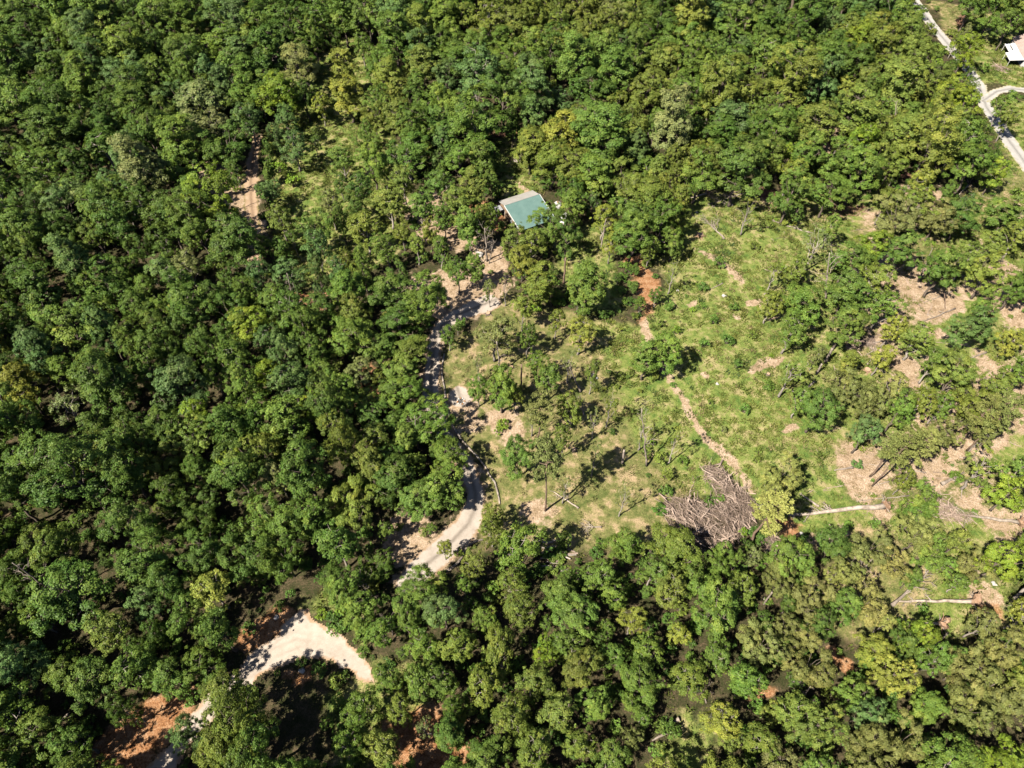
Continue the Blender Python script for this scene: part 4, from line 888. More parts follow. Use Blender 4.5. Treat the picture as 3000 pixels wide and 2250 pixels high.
# ------------------------------------------------------------------ undergrowth, weeds and grass
n = 34000
bx, by = rng.uniform(-220, 220, n), rng.uniform(4, 285, n)
def sample_cover(x, y):
    i = np.clip(np.searchsorted(gx, x), 0, nx - 1); j = np.clip(np.searchsorted(gy, y), 0, ny - 1); k = j * nx + i
    return Wl[k], Wd[k], Wt[k], Wo[k]
def clear_of_roads(x, y, m=0.4):
    okk = sdf_poly(x, y, turn_poly) < -m
    for l in road_lines: okk &= sdf_line(x, y, l)[0] < -m
    okk &= (x - house_c[0]) ** 2 + (y - house_c[1]) ** 2 > 75
    return okk
l_, d_, t_, o_ = sample_cover(bx, by)
u, v = proj(bx, by, hgt(bx, by))
p_ = np.where(l_ > 0.5, 0.035, np.where(d_ > 0.5, 0.015, np.where(t_ + o_ > 0.6, 0.04, 0.55))) * (0.35 + 1.3 * fnoise(bx, by, 12.0))
SCRUB = np.array([(1720, 940), (1920, 960), (1990, 1150), (2080, 1300), (2150, 1430), (2040, 1480), (1930, 1450), (1800, 1300), (1730, 1150)], float)
p_ = np.where(sdf_poly(u, v, SCRUB) > 0, 0.36 * fnoise(bx, by, 6.0), p_)
p_ = np.where((l_ > 0.5) & ~(sdf_poly(u, v, SCRUB) > 0), 0.45 * np.clip(fnoise(bx + 50, by, 7.0) * 4 - 2.15, 0, 1), p_)
HOLLOW = np.array([(740, 1990), (980, 1950), (1000, 2220), (760, 2240)], float); PILE = np.array([(1935, 1470), (2055, 1440), (2055, 1360), (2130, 1370), (2230, 1500), (2180, 1600), (1980, 1620)], float)
p_ = np.where((sdf_poly(u, v, HOLLOW) > 0), 0.02, np.where(sdf_poly(u, v, PILE) > 0, 0.02, p_))
keep = (rng.random(n) < p_) & (u > -150) & (u < 3150) & (v > -60) & (v < 2400) & clear_of_roads(bx, by, 0.6)
bx, by, l_ = bx[keep], by[keep], l_[keep]
sc = rng.uniform(0.4, 1.25, len(bx)); sc = np.where(l_ > 0.5, sc * 0.55, sc)
sap = rng.random(len(bx)) < np.where(l_ > 0.5, 0.03, 0.13)          # saplings among the bushes
low = [('bush', i) for i in range(5)] + [('open', 0), ('tall', 1), ('round', 2), ('open', 2)]
sc = np.where(sap, rng.uniform(0.24, 0.44, len(bx)), sc)
bi = np.where(sap, 5 + rng.integers(0, 4, len(bx)), rng.integers(0, 5, len(bx)))
instancer('undergrowth', np.stack([bx, by, hgt(bx, by)], 1), rng.uniform(0, 6.28, len(bx)), np.stack([sc, sc, sc * rng.uniform(0.7, 1.1, len(bx)) * np.where(sap, 1.25, 1.0)], 1), bi,
          [tint(R.choice(['yellow', 'olive', 'lime', 'olive', 'green']) if q > 0.5 else R.choice(['green', 'deep', 'deep', 'green', 'olive', 'deep']), 0.2) for q in l_], [[PROTO[k][i][j] for k, i in low] for j in (0, 1)], 'low leafy undergrowth and saplings on the forest floor', 'undergrowth')
def tuft(seed, n, spread, h, wd, lean):
    g = np.random.default_rng(seed)
    a = g.random(n) * 6.28; r = spread * np.sqrt(g.random(n))
    base = np.stack([np.cos(a) * r, np.sin(a) * r, np.full(n, -0.02)], 1)
    d = np.stack([np.cos(a + g.normal(0, 1, n)) * lean, np.sin(a + g.normal(0, 1, n)) * lean, np.ones(n)], 1) + g.normal(size=(n, 3)) * 0.25
    tip = base + norm(d) * (h * g.uniform(0.6, 1.1, n))[:, None]
    s = norm(np.cross(d, g.normal(size=(n, 3)))) * wd
    mid = base * 0.45 + tip * 0.55 + np.array([0, 0, 0.03])
    V = np.stack([base - s * .5, base + s * .5, mid + s, tip, mid - s], 1).reshape(-1, 3)
    me = bpy.data.meshes.new('tuft'); me.from_pydata(V.tolist(), [], [tuple(range(5 * i, 5 * i + 5)) for i in range(n)])
    tn = np.ones((5 * n, 4), np.float32); tn[:, 0] = np.repeat(np.clip(0.5 + g.normal(0, .008, n), .45, .55), 5); tn[:, 1] = np.repeat(np.clip(1 + g.normal(0, .18, n), .5, 1.6), 5)
    me.attributes.new('tone', 'FLOAT_COLOR', 'POINT').data.foreach_set('color', tn.ravel()); me.materials.append(M['grassleaf'])
    return me
tufts = [tuft(700 + i, 16, 0.28 + 0.06 * (i % 3), 0.26 + 0.1 * (i % 2), 0.035 + 0.02 * (i // 3), 0.7) for i in range(6)]
n = 260000
px_, py_ = rng.uniform(-150, 230, n), rng.uniform(8, 280, n)
l_, d_, t_, o_ = sample_cover(px_, py_)
u, v = proj(px_, py_, hgt(px_, py_))
patch = fnoise(px_, py_, 4.5)
p_ = np.clip(l_ * (2.6 * patch - 0.55), 0, 1) + d_ * 0.5 * np.clip(patch * 5 - 1.9, 0, 1) - 0.8 * np.clip(t_ * 1.2 + o_, 0, 1)
keep = (rng.random(n) < p_) & (u > -100) & (u < 3100) & (v > -40) & (v < 2350) & clear_of_roads(px_, py_, 0.1)
px_, py_, l_, d_, patch = px_[keep], py_[keep], l_[keep], d_[keep], patch[keep]
m = len(px_)
g1, g2, g3, g4 = np.array([0.135, 0.180, 0.040]), np.array([0.22, 0.25, 0.06]), np.array([0.33, 0.285, 0.13]), np.array([0.10, 0.155, 0.055])
hue = fnoise(px_ + 300, py_ + 120, 9.0); ra = rng.random(m)
col = np.where((hue < 0.42)[:, None], g1, np.where((hue > 0.58)[:, None], g2, (g1 + g2) / 2))
col = np.where((ra < 0.16)[:, None], g3, col); col = np.where(((ra > 0.9) & (hue < 0.5))[:, None], g4, col)
col = np.where(((d_ > 0.55) & (l_ < 0.5))[:, None], np.where((ra < 0.5)[:, None], g3 * 0.8, (g1 + g3) * 0.5), col) * rng.uniform(0.85, 1.15, (m, 1))
sc = (0.6 + 1.6 * rng.random(m) ** 2.2) * np.where(d_ > 0.5, 0.7, 1.0) * (0.7 + 0.6 * patch)
instancer('meadow_grass', np.stack([px_, py_, hgt(px_, py_)], 1), rng.uniform(0, 6.28, m), np.stack([sc, sc, sc * rng.uniform(0.7, 1.2, m)], 1), rng.integers(0, 6, m), np.concatenate([col, np.ones((m, 1))], 1),
          [tufts], 'tufted green and straw coloured grass and weeds of the clearings', 'grass')
print('bushes', len(bx), 'tufts', m)

# ================================================================== BUILDINGS
def slab(mb, a, b, c, d, th):
    """a roof plane a-b-c-d with thickness th"""
    q = [np.array(p, float) for p in (a, b, c, d)]
    n_ = np.cross(q[1] - q[0], q[3] - q[0]); n_ /= np.linalg.norm(n_)
    if n_[2] < 0: n_ = -n_
    mb.prism([p - n_ * th for p in q], q)
def ribs(mb, a, b, c, d, k, wdt=0.05, hgt_=0.05):
    """raised seams running from edge a-b to edge d-c"""
    a, b, c, d = (np.array(p, float) for p in (a, b, c, d))
    n_ = np.cross(b - a, d - a); n_ /= np.linalg.norm(n_)
    if n_[2] < 0: n_ = -n_
    e = (b - a) / np.linalg.norm(b - a) * wdt
    for i in range(k + 1):
        t = 0.01 + 0.98 * i / k
        p, q = a + (b - a) * t, d + (c - d) * t
        mb.prism([p - e - n_ * 0.01, p + e - n_ * 0.01, q + e - n_ * 0.01, q - e - n_ * 0.01], [p - e + n_ * hgt_, p + e + n_ * hgt_, q + e + n_ * hgt_, q - e + n_ * hgt_])
def part(name, mb, mat, parent, smooth=False): return link(name, mb.mesh(name, mat, smooth), parent)

# --- the green-roofed house, ridge running from lower left to upper right
rl = np.array(G(1478, 603, 4.3)); rr_ = np.array(G(1580, 568, 4.3))
ax = rr_ - rl; LEN = float(np.linalg.norm(ax)); ang = math.atan2(ax[1], ax[0])
zg = float(hgt(*((rl + rr_) / 2)))
he = empty('cabin_house', (rl[0], rl[1], zg), ang, 'small house with green metal front roof and pale rear roof among trees', 'house')
FR, BK = 8.6, 3.6          # front and rear depth of the roof
W_ = MB(); W_.prism([(0.4, -FR + 0.5, -0.3), (LEN - 0.4, -FR + 0.5, -0.3), (LEN - 0.4, BK - 0.4, -0.3), (0.4, BK - 0.4, -0.3)], [(0.4, -FR + 0.5, 2.55), (LEN - 0.4, -FR + 0.5, 2.55), (LEN - 0.4, BK - 0.4, 2.95), (0.4, BK - 0.4, 2.95)])
for x in (0.42, LEN - 0.42):
    W_.prism([(x - .05, -FR + 0.6, 2.5), (x + .05, -FR + 0.6, 2.5), (x + .05, BK - 0.5, 2.5), (x - .05, BK - 0.5, 2.5)], [(x - .05, -0.1, 4.1), (x + .05, -0.1, 4.1), (x + .05, 0.1, 4.1), (x - .05, 0.1, 4.1)])
part('wall', W_, M['siding'], he)
f = [(0, 0, 4.3), (LEN, 0, 4.3), (LEN, -FR, 2.65), (0, -FR, 2.65)]; b = [(LEN, 0, 4.3), (0, 0, 4.3), (0, BK, 3.1), (LEN, BK, 3.1)]
m_ = MB(); slab(m_, *f, 0.1); ribs(m_, *f, 22, 0.025, 0.035); rf = part('roof', m_, M['greenroof'], he); rf['label'] = 'green ribbed metal roof slope facing the yard'
m_ = MB(); slab(m_, *b, 0.1); ribs(m_, *b, 22, 0.025, 0.035); rf2 = part('rear_roof', m_, M['greyroof'], he); rf2['label'] = 'pale grey metal roof slope at the back'
m_ = MB(); m_.tube([(0, 0, 4.34), (LEN, 0, 4.34)], 0.07, 6); part('ridge_cap', m_, M['greyroof'], rf)
for x in (-0.06, LEN + 0.06):
    m_ = MB(); m_.prism([(x - .05, -FR, 2.45), (x + .05, -FR, 2.45), (x + .05, 0, 4.1), (x - .05, 0, 4.1)], [(x - .05, -FR, 2.70), (x + .05, -FR, 2.70), (x + .05, 0, 4.36), (x - .05, 0, 4.36)]); part('fascia', m_, M['white'], rf)
m_ = MB(); m_.box(-2.0, -0.05, 0.6, 2.6, 2.55, 2.63); m_.tube([(-1.9, 0.7, -0.2), (-1.9, 0.7, 2.55)], 0.05); m_.tube([(-1.9, 2.5, -0.2), (-1.9, 2.5, 2.55)], 0.05); part('awning', m_, M['steel'], he)
m_ = MB(); m_.box(0.33, 0.39, -3.4, -2.5, 0.0, 2.0); dr = part('door', m_, M['white'], he)
m_ = MB(); m_.tube([(0.30, -2.65, 1.0), (0.22, -2.65, 1.0)], 0.035); part('handle', m_, M['steel'], dr)
for y in (-6.2, 1.2):
    m_ = MB(); m_.box(0.34, 0.39, y - .55, y + .55, 0.9, 1.9); wn = part('window', m_, M['white'], he)
    m_ = MB(); m_.box(0.31, 0.35, y - .45, y + .45, 1.0, 1.8); part('pane', m_, M['glass'], wn)
for x in (2.2, 5.0, 7.8):
    m_ = MB(); m_.box(x - .6, x + .6, -FR + .44, -FR + .49, 0.9, 2.0); wn = part('window', m_, M['white'], he)
    m_ = MB(); m_.box(x - .5, x + .5, -FR + .40, -FR + .45, 1.0, 1.9); part('pane', m_, M['glass'], wn)

# --- the white house at the right edge, brown ribbed roof above white lean-to roofs
p0 = np.array(G(2966, 108, 3.2)); p1 = np.array(G(3000, 160, 3.2))
d_w = p1 - p0; aw = math.atan2(d_w[1], d_w[0])
wh = empty('farmhouse', (p0[0], p0[1], float(hgt(*p0))), aw, 'white house with brown ribbed roof cut by the right edge', 'house')
m_ = MB(); m_.box(0.3, 14.0, 0.3, 6.4, -0.3, 2.9)
m_.prism([(0.3, 0.3, 2.9), (0.5, 0.3, 2.9), (0.5, 6.4, 2.9), (0.3, 6.4, 2.9)], [(0.3, 3.3, 4.3), (0.5, 3.3, 4.3), (0.5, 3.4, 4.3), (0.3, 3.4, 4.3)]); part('wall', m_, M['white'], wh)
f = [(0, 3.35, 4.6), (14.4, 3.35, 4.6), (14.4, -0.1, 3.05), (0, -0.1, 3.05)]; b = [(14.4, 3.35, 4.6), (0, 3.35, 4.6), (0, 6.8, 3.05), (14.4, 6.8, 3.05)]
m_ = MB(); slab(m_, *f, 0.1); ribs(m_, *f, 24, 0.04, 0.06); r1 = part('roof', m_, M['brownroof'], wh)
m_ = MB(); slab(m_, *b, 0.1); ribs(m_, *b, 24, 0.04, 0.06); part('rear_roof', m_, M['brownroof'], wh)
for (x0, x1, y0, zt) in ((3.6, 9.2, -3.0, 2.9), (9.4, 14.4, -4.2, 2.8)):
    m_ = MB(); m_.prism([(x0, y0, zt - .5), (x1, y0, zt - .5), (x1, 0.2, zt), (x0, 0.2, zt)], [(x0, y0, zt - .38), (x1, y0, zt - .38), (x1, 0.2, zt + .12), (x0, 0.2, zt + .12)]); pr_ = part('porch_roof', m_, M['white'], wh)
    for xx in (x0 + .2, x1 - .2):
        m_ = MB(); m_.tube([(xx, y0 + .2, -0.3), (xx, y0 + .2, zt - .45)], 0.07); part('post', m_, M['white'], wh)
m_ = MB(); m_.box(5.2, 8.2, -1.9, -1.7, 2.72, 2.9); part('dark_slit', m_, M['glass'], wh)  # narrow dark strip across the porch roof
for x in (1.2, 2.4):
    m_ = MB(); m_.box(x - .4, x + .4, 0.24, 0.29, 1.0, 2.1); wn = part('window', m_, M['siding'], wh)
    m_ = MB(); m_.box(x - .33, x + .33, 0.20, 0.25, 1.07, 2.03); part('pane', m_, M['glass'], wn)

# --- a slate-roofed cabin half hidden by trees near the top
c0 = np.array(G(1030, 40, 2.5))
gc = empty('grey_cabin', (c0[0], c0[1], float(hgt(*c0))), 0.5, 'grey roofed cabin half hidden by trees near the top', 'house')
m_ = MB(); m_.box(-4, 4, -3, 3, -0.3, 2.5); part('wall', m_, M['white'], gc)
f = [(-4.4, 0, 4.2), (4.4, 0, 4.2), (4.4, -3.5, 2.4), (-4.4, -3.5, 2.4)]; b = [(4.4, 0, 4.2), (-4.4, 0, 4.2), (-4.4, 3.5, 2.4), (4.4, 3.5, 2.4)]
m_ = MB(); slab(m_, *f, 0.12); r1 = part('roof', m_, M['slateroof'], gc); m_ = MB(); slab(m_, *b, 0.12); part('rear_roof', m_, M['slateroof'], gc)
m_ = MB(); m_.box(1.5, 2.1, -1.2, -0.6, 3.0, 4.9); part('chimney', m_, M['clay'], r1)
for x in (-2, 1.5):
    m_ = MB(); m_.box(x - .5, x + .5, -3.06, -3.01, 0.9, 2.0); wn = part('window', m_, M['siding'], gc); m_ = MB(); m_.box(x - .42, x + .42, -3.1, -3.05, 0.98, 1.92); part('pane', m_, M['glass'], wn)

# ================================================================== THINGS IN THE YARD
x, y = G(1633, 610); tk = empty('water_tank', (x, y, float(hgt(x, y))), 0.4, 'round white water tank beside the green-roofed house', 'tank')
m_ = MB(); zz = [-0.05, 0.1, 1.0, 1.45, 1.7, 1.85, 1.9]; r_ = [0.98, 1.02, 1.02, 0.98, 0.75, 0.42, 0.25]; m_.tube([(0, 0, z) for z in zz], r_, 20); part('body', m_, M['white'], tk, True)
for z in (0.35, 0.7, 1.05): m_ = MB(); m_.tube([(0, 0, z - .03), (0, 0, z + .03)], 1.045, 20); part('hoop', m_, M['white'], tk)
m_ = MB(); m_.tube([(0, 0, 1.88), (0, 0, 2.0)], 0.28, 12); part('lid', m_, M['rust'], tk)
# a white car under the tree
x, y = G(1652, 645); cr = empty('parked_car', (x, y, float(hgt(x, y)) + 0.0), 1.15, 'white car parked under the tree right of the house', 'car')
sec = [(-2.1, .45, .80, .80), (-2.0, .35, .95, .84), (-1.2, .30, 1.0, .88), (-0.3, .30, 1.0, .88), (0.9, .30, .98, .88), (1.7, .32, .88, .84), (2.1, .42, .74, .72)]
m_ = MB(); V = []
for xx, zb_, zt_, hw in sec: V += [(xx, -hw, zb_), (xx, hw, zb_), (xx, hw, zt_ - .08), (xx, hw - .1, zt_), (xx, -hw + .1, zt_), (xx, -hw, zt_ - .08)]
F_ = [tuple(range(5, -1, -1)), tuple(6 * (len(sec) - 1) + j for j in range(6))]
for i in range(len(sec) - 1): F_ += [(6 * i + j, 6 * i + (j + 1) % 6, 6 * i + 6 + (j + 1) % 6, 6 * i + 6 + j) for j in range(6)]
m_.add(V, F_); bd = part('body', m_, M['white'], cr)
m_ = MB(); m_.prism([(-1.75, -.78, .98), (1.0, -.78, .98), (1.0, .78, .98), (-1.75, .78, .98)], [(-1.35, -.62, 1.48), (0.35, -.62, 1.48), (0.35, .62, 1.48), (-1.35, .62, 1.48)]); cb = part('cabin_glass', m_, M['glass'], cr)
m_ = MB(); m_.box(-1.38, .38, -.65, .65, 1.46, 1.52); part('roof_panel', m_, M['white'], cb)
for xx in (-1.3, 1.3):
    for yy in (-.80, .80):
        m_ = MB(); m_.tube([(xx, yy - .1, .33), (xx, yy + .1, .33)], .33, 14); wl = part('wheel', m_, M['tyre'], cr); m_ = MB(); m_.tube([(xx, yy - .11, .33), (xx, yy + .11, .33)], .19, 10); part('rim', m_, M['steel'], wl)
for yy in (-.55, .55):
    m_ = MB(); m_.box(2.0, 2.12, yy - .15, yy + .15, .55, .68); part('headlight', m_, M['steel'], cr); m_ = MB(); m_.box(-2.13, -2.02, yy - .15, yy + .15, .62, .78); part('tail_light', m_, M['rust'], cr)

# rocks
ROCKS = [(1405, 748, .95, 'stone', 'big pale boulder beside the bare dead tree in the dirt yard', .7), (1737, 1105, .5, 'greystone', 'tall bluish grey boulder in the shade right of the forked pale tree', 1.5), (1749, 1109, .28, 'greystone', 'small round grey rock beside the tall grey boulder', .9),
         (2169, 555, .6, 'stone', 'white rock at the edge of the trees above the meadow', .8), (2144, 602, .4, 'stone', 'small white rock in grass right of the bare fallen tree', .6), (2120, 868, .5, 'stone', 'white rock in the meadow below the short grey log', .6), (2041, 623, .35, 'stone', 'small white rock left of the forked fallen tree', .6),
         (2347, 1565, .35, 'stone', 'topmost of three white rocks below the long pale trunk', .6), (2355, 1575, .38, 'stone', 'middle one of three white rocks below the long pale trunk', .6), (2350, 1588, .36, 'stone', 'lowest of three white rocks below the long pale trunk', .6),
         (2911, 1711, .45, 'stone', 'white rock on bare soil right of the uprooted tree', .6), (2775, 1812, .35, 'stone', 'white rock in grass between the two uprooted trees', .6), (810, 1810, .45, 'stone', 'white rock on the orange bank left of the turnout', .6), (885, 1965, .5, 'stone', 'pale rock in shade just below the gravel turnout', .6), (1985, 852, .35, 'stone', 'small white rock right of the thin tree in the meadow', .6), (2101, 1126, .35, 'stone', 'small white rock in the middle of the meadow', .6)]
for i, (px, py, r, mt_, lab, fl) in enumerate(ROCKS):
    x, y = G(px, py); m_ = MB(); blob(m_, (0, 0, r * fl * 0.55), r, 900 + i, fl, 2, 0.28)
    o = link('boulder' if r > .8 else 'rock', m_.mesh('rock', M[mt_]), None, (x, y, float(hgt(x, y)))); o.rotation_euler = (0, 0, i * 1.3); tag(o, lab, 'rock')
# fire pit ring on a pale gravel pad
x, y = G(1351, 1176); fp = empty('fire_pit', (x, y, float(hgt(x, y))), 0, 'stone fire pit on a pale gravel pad beside the drive', 'fire pit')
for k in range(11):
    a = k * 2 * pi / 11; m_ = MB(); blob(m_, (cos(a) * .75, sin(a) * .75, .12), (.22, .2, .2), 960 + k, .8, 1, .25); part('stone', m_, M['stone'] if k % 3 else M['rust'], fp)
m_ = MB(); m_.tube([(0, 0, -.05), (0, 0, .05)], .68, 14); part('ash_bed', m_, M['ash'], fp)
for k in range(3): m_ = MB(); a = k * 1.1; m_.tube([(-cos(a) * .5, -sin(a) * .5, .1), (cos(a) * .5, sin(a) * .5, .16 + .05 * k)], .06, 6); part('burnt_log', m_, M['ash'], fp)
sheet('gravel_pad', [[(1345, 1155, 2.2), (1350, 1170, 2.6)]], [], M['gravel_grey'], 0.045, 0.25, 0.7)

# ================================================================== DEAD WOOD
def branchy(g, a, b, r, n_limb, spread, flat=False, upbias=0.2, sub=3, start=0.35, taper=0.3):
    """a dead stem from a to b: main mesh plus one mesh per limb"""
    a, b = np.array(a, float), np.array(b, float); L_ = np.linalg.norm(b - a); ax_ = (b - a) / L_
    k = 9; p = limb_path(g, a, b, k, 0.022); p[0] = a
    rad = np.linspace(r, r * taper, k); rad[0] *= 1.25
    mb = MB(); mb.tube(p, rad, 8)
    limbs = []
    for i in range(n_limb):
        s = start + (0.98 - start) * (i + g.random()) / n_limb
        f_ = s * (k - 1); q = p[int(f_)] * (1 - f_ % 1) + p[min(k - 1, int(f_) + 1)] * (f_ % 1)
        d = norm(g.normal(size=3)); d = norm(d - ax_ * (d @ ax_)); d = norm(d * 0.9 + ax_ * 0.75 + UP * upbias)
        if flat: d[2] = abs(d[2]) * 0.35
        ll = L_ * spread * (1.15 - s * 0.65) * g.uniform(0.6, 1.2); lr = max(0.025, r * (1 - s * (1 - taper)) * 0.5)
        m2 = MB(); e = q + d * ll; lp = limb_path(g, q, e, 5, 0.18, 0.05); m2.tube(lp, np.linspace(lr, lr * 0.3, 5), 5)
        for j in range(sub):
            t = g.uniform(0.3, 0.9); i4 = t * 4; w_ = lp[int(i4)] * (1 - i4 % 1) + lp[min(4, int(i4) + 1)] * (i4 % 1)
            d2 = norm(d + g.normal(size=3) * 0.7)
            if flat: d2[2] = abs(d2[2]) * 0.3
            l2 = ll * g.uniform(0.3, 0.6); sp = limb_path(g, w_, w_ + d2 * l2, 4, 0.2); m2.tube(sp, np.linspace(lr * 0.45, 0.012, 4), 4, False)
            if l2 > 0.8:
                d3 = norm(d2 + g.normal(size=3) * 0.7); m2.tube([sp[2], sp[2] + d3 * l2 * 0.5], [lr * 0.25 + .006, 0.01], 4, False)
        limbs.append(m2)
    return mb, limbs
def snag(bpx, tpx, r, n_limb, spread, label, mat='deadwood', seed=0, name='dead_tree', hs=None, fork=None, start=0.35, taper=0.3):
    x, y, z0, h = top_height(bpx, tpx)
    g = np.random.default_rng(3000 + seed)
    # lean so that the top stands where the photo shows it
    tx, ty = plane_pt(tpx[0], tpx[1], z0 + h)
    e = empty(name, (x, y, z0), 0, label, 'dead tree')
    mb, lb = branchy(g, (0, 0, -0.3), (tx - x, ty - y, h), r, n_limb, spread, sub=4, start=start, taper=taper)
    part('trunk', mb, M[mat], e, True)
    for m2 in lb: part('limb', m2, M[mat], e, True)
    return e
SNAGS = [
 ((181, 1749), (36, 1649), .22, 5, .3, 'long bare dead tree leaning in the dark wood near the left edge'), ((466, 1268), (436, 1216), .28, 2, .2, 'pale broken trunk standing in a dark gap of the left wood'),
 ((373, 102), (366, 64), .2, 2, .15, 'thin pale snag poking up near the top left corner'), ((653, 630), (624, 505), .16, 5, .16, 'slender bare dead tree beside the dirt track'), ((866, 897), (840, 800), .24, 3, .2, 'pale trunk rising over the orange slope left of the yard'),
 ((1228, 1317), (1214, 1218), .2, 4, .28, 'forked grey dead tree at the wood edge left of the drive'), ((1427, 765), (1420, 668), .24, 8, .35, 'bare pale dead tree in the dirt yard below the house'), ((1433, 772), (1446, 705), .15, 5, .35, 'small dead tree leaning right in the dirt yard'), ((1418, 770), (1385, 725), .12, 7, .45, 'twiggy grey dead sapling left in the dirt yard'),
 ((1527, 1148), (1528, 1068), .2, 2, .06, 'limbless brown trunk standing in the middle of the yard'), ((1823, 1357), (1829, 1318), .26, 0, .1, 'short broken pale stub standing alone in the lower yard'), ((1651, 830), (1657, 755), .24, 0, .1, 'tall brown broken trunk below the green-roofed house'),
 ((1702, 1148), (1665, 1068), .26, 6, .3, 'pale forked half dead tree in the middle of the yard'), ((1465, 1088), (1455, 1000), .24, 7, .32, 'white limbed dying tree beside the grey drive'), ((1712, 1215), (1700, 1165), .2, 5, .4, 'pale crooked dead branches below the forked tree'),
 ((2741, 430), (2770, 345), .3, 6, .4, 'thick pale forked dead tree near the chalky road'), ((2608, 440), (2628, 298), .18, 8, .3, 'grey twiggy dead tree among the upper right trees'), ((2418, 1060), (2439, 1020), .34, 1, .1, 'thick pale stub at the edge of the small meadow'), ((2393, 1094), (2408, 1066), .25, 1, .2, 'smaller pale stub below the thick stub'),
 ((2690, 826), (2732, 728), .24, 4, .3, 'pale forked trunk above the bare soil patch on the right'), ((2772, 905), (2765, 828), .12, 0, .1, 'dark bare pole over the bare soil on the right'), ((2657, 1207), (2682, 1170), .24, 0, .1, 'brown trunk showing in a dark gap of the right trees'), ((2602, 1160), (2610, 1125), .24, 4, .5, 'white forked tree top above the right pines'),
 ((1085, 1745), (1072, 1710), .16, 9, .8, 'bare grey branching treetop above the gravel turnout'), ((200, 1235), (185, 1170), .12, 12, .55, 'grey twiggy dead crown in the left wood'), ((1895, 1365), (1880, 1195), .2, 7, .22, 'vine covered pale dead tree at the right of the lower yard'),
 ((2510, 1685), (2556, 1638), .2, 3, .3, 'pale leaning trunk among the pines below the long trunk'), ((2238, 1770), (2262, 1735), .18, 1, .2, 'pale stub in the dark gap below the brush pile'), ((2355, 2045), (2375, 2010), .14, 3, .5, 'small white dead branch among the lower right trees'), ((1880, 600), (1840, 545), .2, 8, .45, 'pale bare branched tree right of the house'),
 ((2070, 2060), (2055, 2010), .13, 6, .5, 'white twiggy dead treetop near the lower right grass'), ((2420, 875), (2430, 740), .26, 7, .35, 'white limbed tree right of the meadow'), ((1150, 1860), (1140, 1810), .12, 6, .5, 'grey twigs showing over the lower wood right of the turnout'),
 ((555, 870), (535, 800), .16, 5, .4, 'pale crooked dead limbs in the upper left wood'), ((1760, 730), (1776, 640), .2, 3, .2, 'white leaning trunk under the yellow tree right of the house'), ((258, 1160), (270, 1120), .14, 4, .4, 'white forked treetop in the middle of the left wood'),
]
for i, sgn in enumerate(SNAGS): snag(sgn[0], sgn[1], sgn[2], sgn[3], sgn[4], sgn[5], seed=i, mat='pinebark' if 'brown' in sgn[5] or 'dark' in sgn[5].split()[0] else 'deadwood', taper=0.75 if ('stub' in sgn[5] or 'broken' in sgn[5] or 'pole' in sgn[5] or 'limbless' in sgn[5]) else 0.3)

def fallen(butt, tip, r, n_limb, spread, label, root=0.0, seed=0, mat='deadwood', lift=0.0, name='fallen_tree', bend=0.0, sub=3, start=.35):
    g = np.random.default_rng(4000 + seed)
    bx_, by_ = G(*butt); tx, ty = G(*tip); zb_, zt_ = float(hgt(bx_, by_)), float(hgt(tx, ty))
    e = empty(name, (bx_, by_, zb_), 0, label, 'fallen tree' if name == 'fallen_tree' else 'log')
    a = np.array([0, 0, r + root * 0.4 + lift]); b_ = np.array([tx - bx_, ty - by_, zt_ - zb_ + r * 0.5 + lift])
    mb, lb = branchy(g, a, b_, r, n_limb, spread, flat=True, upbias=0.1, sub=sub, start=start, taper=0.42)
    part('trunk', mb, M[mat], e, True)
    for m2 in lb: part('limb', m2, M[mat], e, True)
    if root:
        d = norm(b_ - a); m2 = MB(); side = norm(np.cross(d, UP))
        blob(m2, a - d * 0.25, (root * .55, root * .55, root * .9), 4100 + seed, 1.0, 2, .35); rp = part('root_plate', m2, M['clay'], e)
        for k in range(9):
            th = k * 0.7 + g.random() * .4; dd = side * cos(th) + UP * sin(th); ln = root * g.uniform(.9, 1.5)
            end = a - d * g.uniform(.0, .5) + dd * ln; end[2] = max(end[2], 0.05)
            m3 = MB(); m3.tube(limb_path(g, a, end, 4, .25), np.linspace(r * .45, .03, 4), 5); part('root', m3, M['clay'] if k % 2 else M['deadwood'], rp)
    return e
